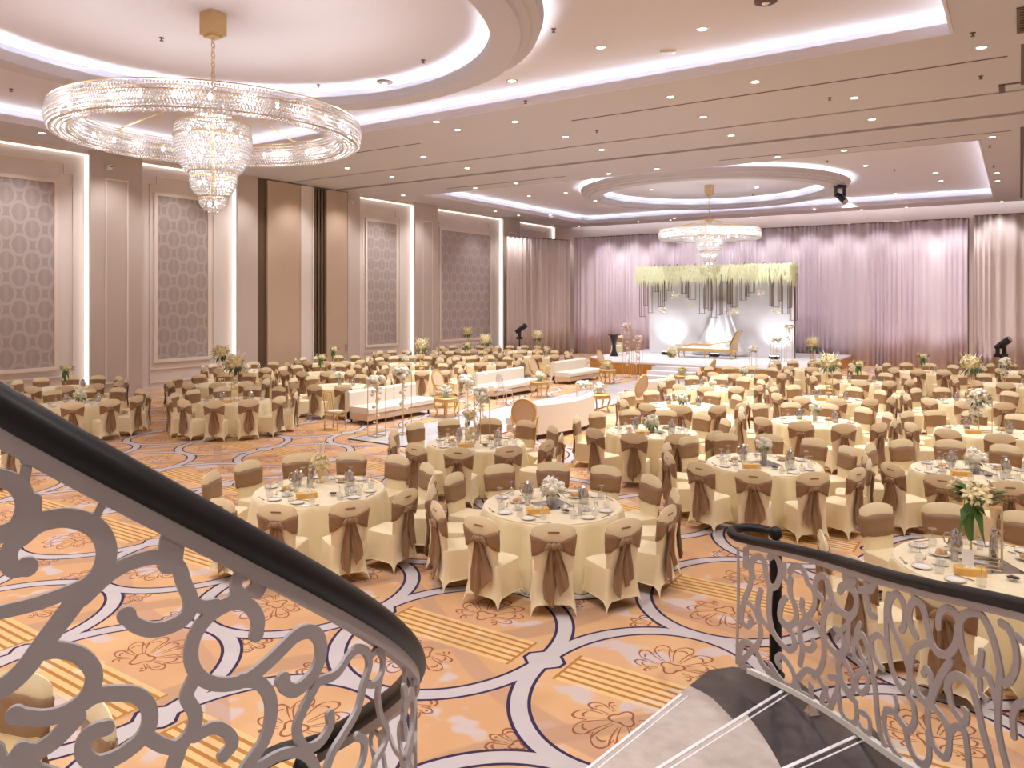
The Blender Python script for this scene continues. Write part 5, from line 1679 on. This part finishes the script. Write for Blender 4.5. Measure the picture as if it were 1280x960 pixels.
def mk_side(label, loc, seed, fl='petal_white'):
    t = thing('side_table', label, 'table', loc, 0, 'gold lounge side tables')
    MB().lathe([(0, .5), (.33, .5), (.36, .525), (.33, .55), (0, .55)], 28).build('top', M['gold_paint'], t)
    MB().lathe([(.28, .42), (.31, .42), (.31, .5), (.28, .5)], 28, closed=True).build('apron', M['gold_paint'], t)
    for k in range(4):
        a = PI/4+PI/2*k
        MB().tube([(.29*cos(a), .29*sin(a), .5), (.33*cos(a), .33*sin(a), .36), (.24*cos(a), .24*sin(a), .14), (.3*cos(a), .3*sin(a), 0)], [.035, .03, .02, .024], 8).build('leg', M['gold_paint'], t)
    f = thing('side_table_bouquet', label.replace('round gold side table', 'white bouquet on the side table'), 'flowers', (loc[0], loc[1], loc[2]+.552), 0, 'lounge bouquets')
    glass_vase(f, .09, .1, 'bowl', 'ceramic'); ball_bouquet((0, 0, .17), .17, 20, seed, fl, 'leaf', f, fl=.05)
mk_side('round gold side table before the first white sofa', (-13.55, 17.0, 0), 3)
mk_side('round gold side table before the second white sofa', (-13.6, 22.15, 0), 4)
mk_side('round gold side table before the sofa by the stage', (-13.6, 27.3, 0), 5, 'petal_cream')
mk_side('round gold side table beside the armchair at the further curved sofa', (-10.3, 20.15, .0), 6)
mk_side('round gold side table by the armchair before the stage', (-10.3, 26.75, .0), 7, 'petal_cream')

t = thing('acrylic_chair', 'clear acrylic chair standing before the second white sofa', 'chair', (-13.55, 20.0, 0), HP)
mb = MB(); n = 22; e = [(.2*cos(2*PI*k/n), .2+.06*sin(2*PI*k/n), .72+.23*sin(2*PI*k/n)) for k in range(n)]
mb.add([(x, y-.008, z) for x, y, z in e]+[(x, y+.008, z) for x, y, z in e], [tuple(range(n-1, -1, -1)), tuple(range(n, 2*n))]+[(k, (k+1) % n, n+(k+1) % n, n+k) for k in range(n)])
mb.build('backrest', M['ghost'], t)
MB().lathe([(0, .43), (.22, .43), (.23, .445), (.22, .46), (0, .46)], 22).build('seat', M['ghost'], t)
for sx in (-1, 1):
    for sy in (-1, 1): MB().tube([(sx*.16, sy*.15, .43), (sx*.19, sy*.2, 0)], [.022, .014], 8).build('leg', M['ghost'], t)
    MB().tube([(sx*.15, .14, .44), (sx*.17, .19, .62)], .016, 7).build('upright', M['ghost'], t)
t = thing('gold_chair', 'slim gold chair with ivory seat beside the twin gold frames', 'chair', (-14.55, 13.75, 0), HP+.2)
for sx in (-1, 1):
    MB().tube([(sx*.18, -.18, .44), (sx*.18, -.19, 0)], .014, 7).build('front_leg', M['gold_paint'], t)
    MB().tube([(sx*.18, .2, 0), (sx*.18, .18, .44), (sx*.17, .24, .92)], .015, 7).build('back_post', M['gold_paint'], t)
for k in range(5): MB().tube([(-.1+.05*k, .185, .47), (-.1+.05*k, .235, .88)], .008, 6).build('spindle', M['gold_paint'], t)
MB().tube([(-.17, .24, .92), (0, .26, .94), (.17, .24, .92)], .016, 7).build('top_rail', M['gold_paint'], t)
MB().box(-.2, -.2, .43, .2, .2, .455).build('seat', M['gold_paint'], t, False); MB().lathe([(0, .455), (.19, .455), (.19, .48), (.1, .495), (0, .495)], 20).build('cushion', M['white_leather'], t)

# moving head lamps
def moving_head(label, loc, rz, zh, hang=False):
    t = thing('ceiling_spotlight' if hang else 'moving_head_lamp', label, 'stage light', loc, rz)
    if not hang:
        MB().tube([(0, 0, 0), (0, 0, zh-.42)], .03, 8).build('pole', M['black_metal'], t)
        for k in range(3):
            a = 2*PI*k/3; MB().tube([(0, 0, .5), (.45*cos(a), .45*sin(a), .015)], .018, 6).build('leg', M['black_metal'], t)
        s = 1
    else: s = -1
    z = zh
    MB().box(-.2, -.16, z-s*.42-.06, .2, .16, z-s*.42+.06).build('base', M['black_metal'], t, False)
    for q in (-1, 1): MB().box(q*.2-.03, -.07, min(z, z-s*.4), q*.2+.03, .07, max(z, z-s*.4)).build('yoke_arm', M['black_metal'], t, False)
    mb = MB().tube([(-.0, .2, z-.12*s), (0, 0, z), (0, -.3, z+.22*s), (0, -.36, z+.26*s)], [.10, .13, .14, .12], 14); mb.build('lamp_head', M['black_metal'], t)
    MB().tube([(0, -.362, z+.262*s), (0, -.37, z+.268*s)], [.105, .10], 14).build('lens', M['silver'], t)
moving_head('black moving head lamp on a stand before the beige drape by the long wall', (-21.95, 33.75, 0), 2.2, 1.72)
moving_head('black moving head lamp on a stand behind the last tables at the right edge', (-.62, 36.2, 0), 1.0, 1.5)
p = at_z(1050, 232, ZC)
moving_head('black moving head lamp hanging at the rim of the far ceiling ring', (p.x, p.y, ZC-.35), .8, -.12, True)
MB  # end
# ------------------------------------------------------------------ light
def add_light(kind, loc, energy, color=(1, 1, 1), rot=None, name='lamp', **kw):
    d = bpy.data.lights.new(name, kind); d.energy = energy; d.color = color
    for k, v in kw.items(): setattr(d, k, v)
    o = bpy.data.objects.new(name, d); C.objects.link(o); o.location = loc
    if rot is not None: o.rotation_euler = rot
    return o
WARM = (1.0, .965, .95); COOL = (.90, .92, 1.0); SOFT = (.98, .96, 1.0)
def aim(v): return Vector(v).to_track_quat('-Z', 'Y').to_euler()
# cove light: strips lying in the pockets, shining up and inward
WPM = 13.0
def strip(a, b, inward, wpm=WPM, col=COOL, z=None, w=.1):
    a, b = Vector(a), Vector(b); m = (a+b)/2; L = (b-a).length
    dirv = Vector((inward[0]*.55, inward[1]*.55, 1)).normalized()
    x = (b-a).normalized(); zax = -dirv; yax = zax.cross(x)
    from mathutils import Matrix
    R = Matrix((x, yax, zax)).transposed()
    o = add_light('AREA', m, L*wpm, col, R.to_euler(), 'cove_lamp', shape='RECTANGLE', size=L, size_y=w)
    return o
for x0, y0, x1, y1 in (NEAR, FAR):
    q = .3; zz = ZC+.16
    strip((x0-q, y0, zz), (x0-q, y1, zz), (1, 0), 8); strip((x1+q, y0, zz), (x1+q, y1, zz), (-1, 0), 8)
    strip((x0, y0-q, zz), (x1, y0-q, zz), (0, 1), 8); strip((x0, y1+q, zz), (x1, y1+q, zz), (0, -1), 8)
for cx, cy in RC:
    n = 18
    for r, io in ((5.82, 1), (5.3, -1)):
        for k in range(n):
            a0, a1 = 2*PI*k/n, 2*PI*(k+1)/n; am = (a0+a1)/2
            zz = ZC+(.24 if io > 0 else .1)
            strip((cx+r*cos(a0), cy+r*sin(a0), zz), (cx+r*cos(a1), cy+r*sin(a1), zz), (io*cos(am), io*sin(am)), WPM*1.0)
strip((XL, 45.6, ZC+.1), (XR, 45.6, ZC+.1), (0, 1), 20, COOL)
# downlights
for x, y, z in SPOTS:
    add_light('SPOT', (x, y, z-.05), 1000 if x > -22.5 else 420, WARM, (0, 0, 0), 'downlight_lamp', spot_size=rad(105), spot_blend=.9, shadow_soft_size=.08)
# more spots like the downlights, added unseen without fixtures to brighten the foreground
for x in (-22, -16, -10, -4, 0):
    for y in (-3.5, ): add_light('SPOT', (x, y, ZC-.05), 1000, WARM, (0, 0, 0), 'downlight_lamp', spot_size=rad(105), spot_blend=.9, shadow_soft_size=.08)
for y in (3, 7, 11, 15, 22, 28): add_light('SPOT', (.9, y, ZC-.05), 1000, WARM, (0, 0, 0), 'downlight_lamp', spot_size=rad(105), spot_blend=.9, shadow_soft_size=.08)
for x in (-20, -15, -10, -5): add_light('SPOT', (x, 19.4, ZC-.05), 1000, WARM, (0, 0, 0), 'downlight_lamp', spot_size=rad(105), spot_blend=.9, shadow_soft_size=.08)  # added row over the middle of the hall, also without fixtures
for x in (-20, -16, -12, -8, -4):
    for y in (1, 5): add_light('SPOT', (x, y, ZC-.05), 1000, WARM, (0, 0, 0), 'downlight_lamp', spot_size=rad(105), spot_blend=.9, shadow_soft_size=.08)
for k in range(13):                     # row of wash spots without fixtures, added to brighten the damask wall
    add_light('SPOT', (-23.7, -2.0+k*2.6, ZC-.05), 470, WARM, aim((-.42, 0, -1)), 'wall_wash_fill', spot_size=rad(85), spot_blend=.9, shadow_soft_size=.1)
# chandeliers
for (x, y), zr_, R, dim in ((CH[0], 6.46, 2.5, 1.0), (CH[1], 6.36, 2.13, .45)):
    for k in range(16):
        a = 2*PI*k/16; add_light('POINT', (x+R*cos(a), y+R*sin(a), zr_), 30*dim, SOFT, None, 'chandelier_lamp', shadow_soft_size=.12)
    for dz in (0.0, -.5): add_light('POINT', (x, y, zr_+dz), 80*dim, SOFT, None, 'chandelier_lamp', shadow_soft_size=.15)
# uplights on the backdrop
for x, y, z in UPL:
    add_light('SPOT', (x, y, z), 230, (.93, .95, 1), aim((0, .55, 1)), 'stage_uplight_lamp', spot_size=rad(95), spot_blend=.8, shadow_soft_size=.15)
for x in (-15.6, -13.5, -11.3, -9.2):     # unseen spots added to brighten the backdrop
    add_light('SPOT', (x, 31.5, ZC-.1), 900, (1, .97, 1), aim((0, .75, -1)), 'backdrop_fill', spot_size=rad(70), spot_blend=.8, shadow_soft_size=.12)
# drape washers: a row of ceiling spots and a row on the floor behind the tables
for k in range(13):
    x = -20.6+k*1.65
    add_light('SPOT', (x, 39.6, ZC-.1), 440, (1, .96, .98), aim((0, .5, -1)), 'drape_washer', spot_size=rad(60), spot_blend=.7, shadow_soft_size=.1)
for x in (-21.5, -19.4, -17.9, -5.2, -3.2, -1.2):
    add_light('SPOT', (x, 40.3, .15), 45, (.96, .88, 1.0), aim((0, .45, 1)), 'drape_uplight', spot_size=rad(70), spot_blend=.9, shadow_soft_size=.15)

w = bpy.data.worlds.new('world'); bpy.context.scene.world = w; w.use_nodes = True
w.node_tree.nodes['Background'].inputs[0].default_value = (.9, .85, .82, 1)
w.node_tree.nodes['Background'].inputs[1].default_value = .3
sc = bpy.context.scene
sc.view_settings.view_transform = 'Standard'; sc.view_settings.look = 'None'
sc.view_settings.exposure = -.72; sc.view_settings.gamma = 1.0
try: sc.view_settings.use_curve_mapping = False
except Exception: pass
sc.cycles.use_light_tree = True
sc.cycles.sample_clamp_indirect = 4.0
sc.cycles.transparent_max_bounces = 12
sc.cycles.max_bounces = 8; sc.cycles.diffuse_bounces = 5; sc.cycles.glossy_bounces = 3
sc.cycles.caustics_reflective = False; sc.cycles.caustics_refractive = False
d_ = [k for k, v in LABELS.items() if v > 1 and k]
if d_: print('REPEATED LABELS', d_[:12], len(d_))
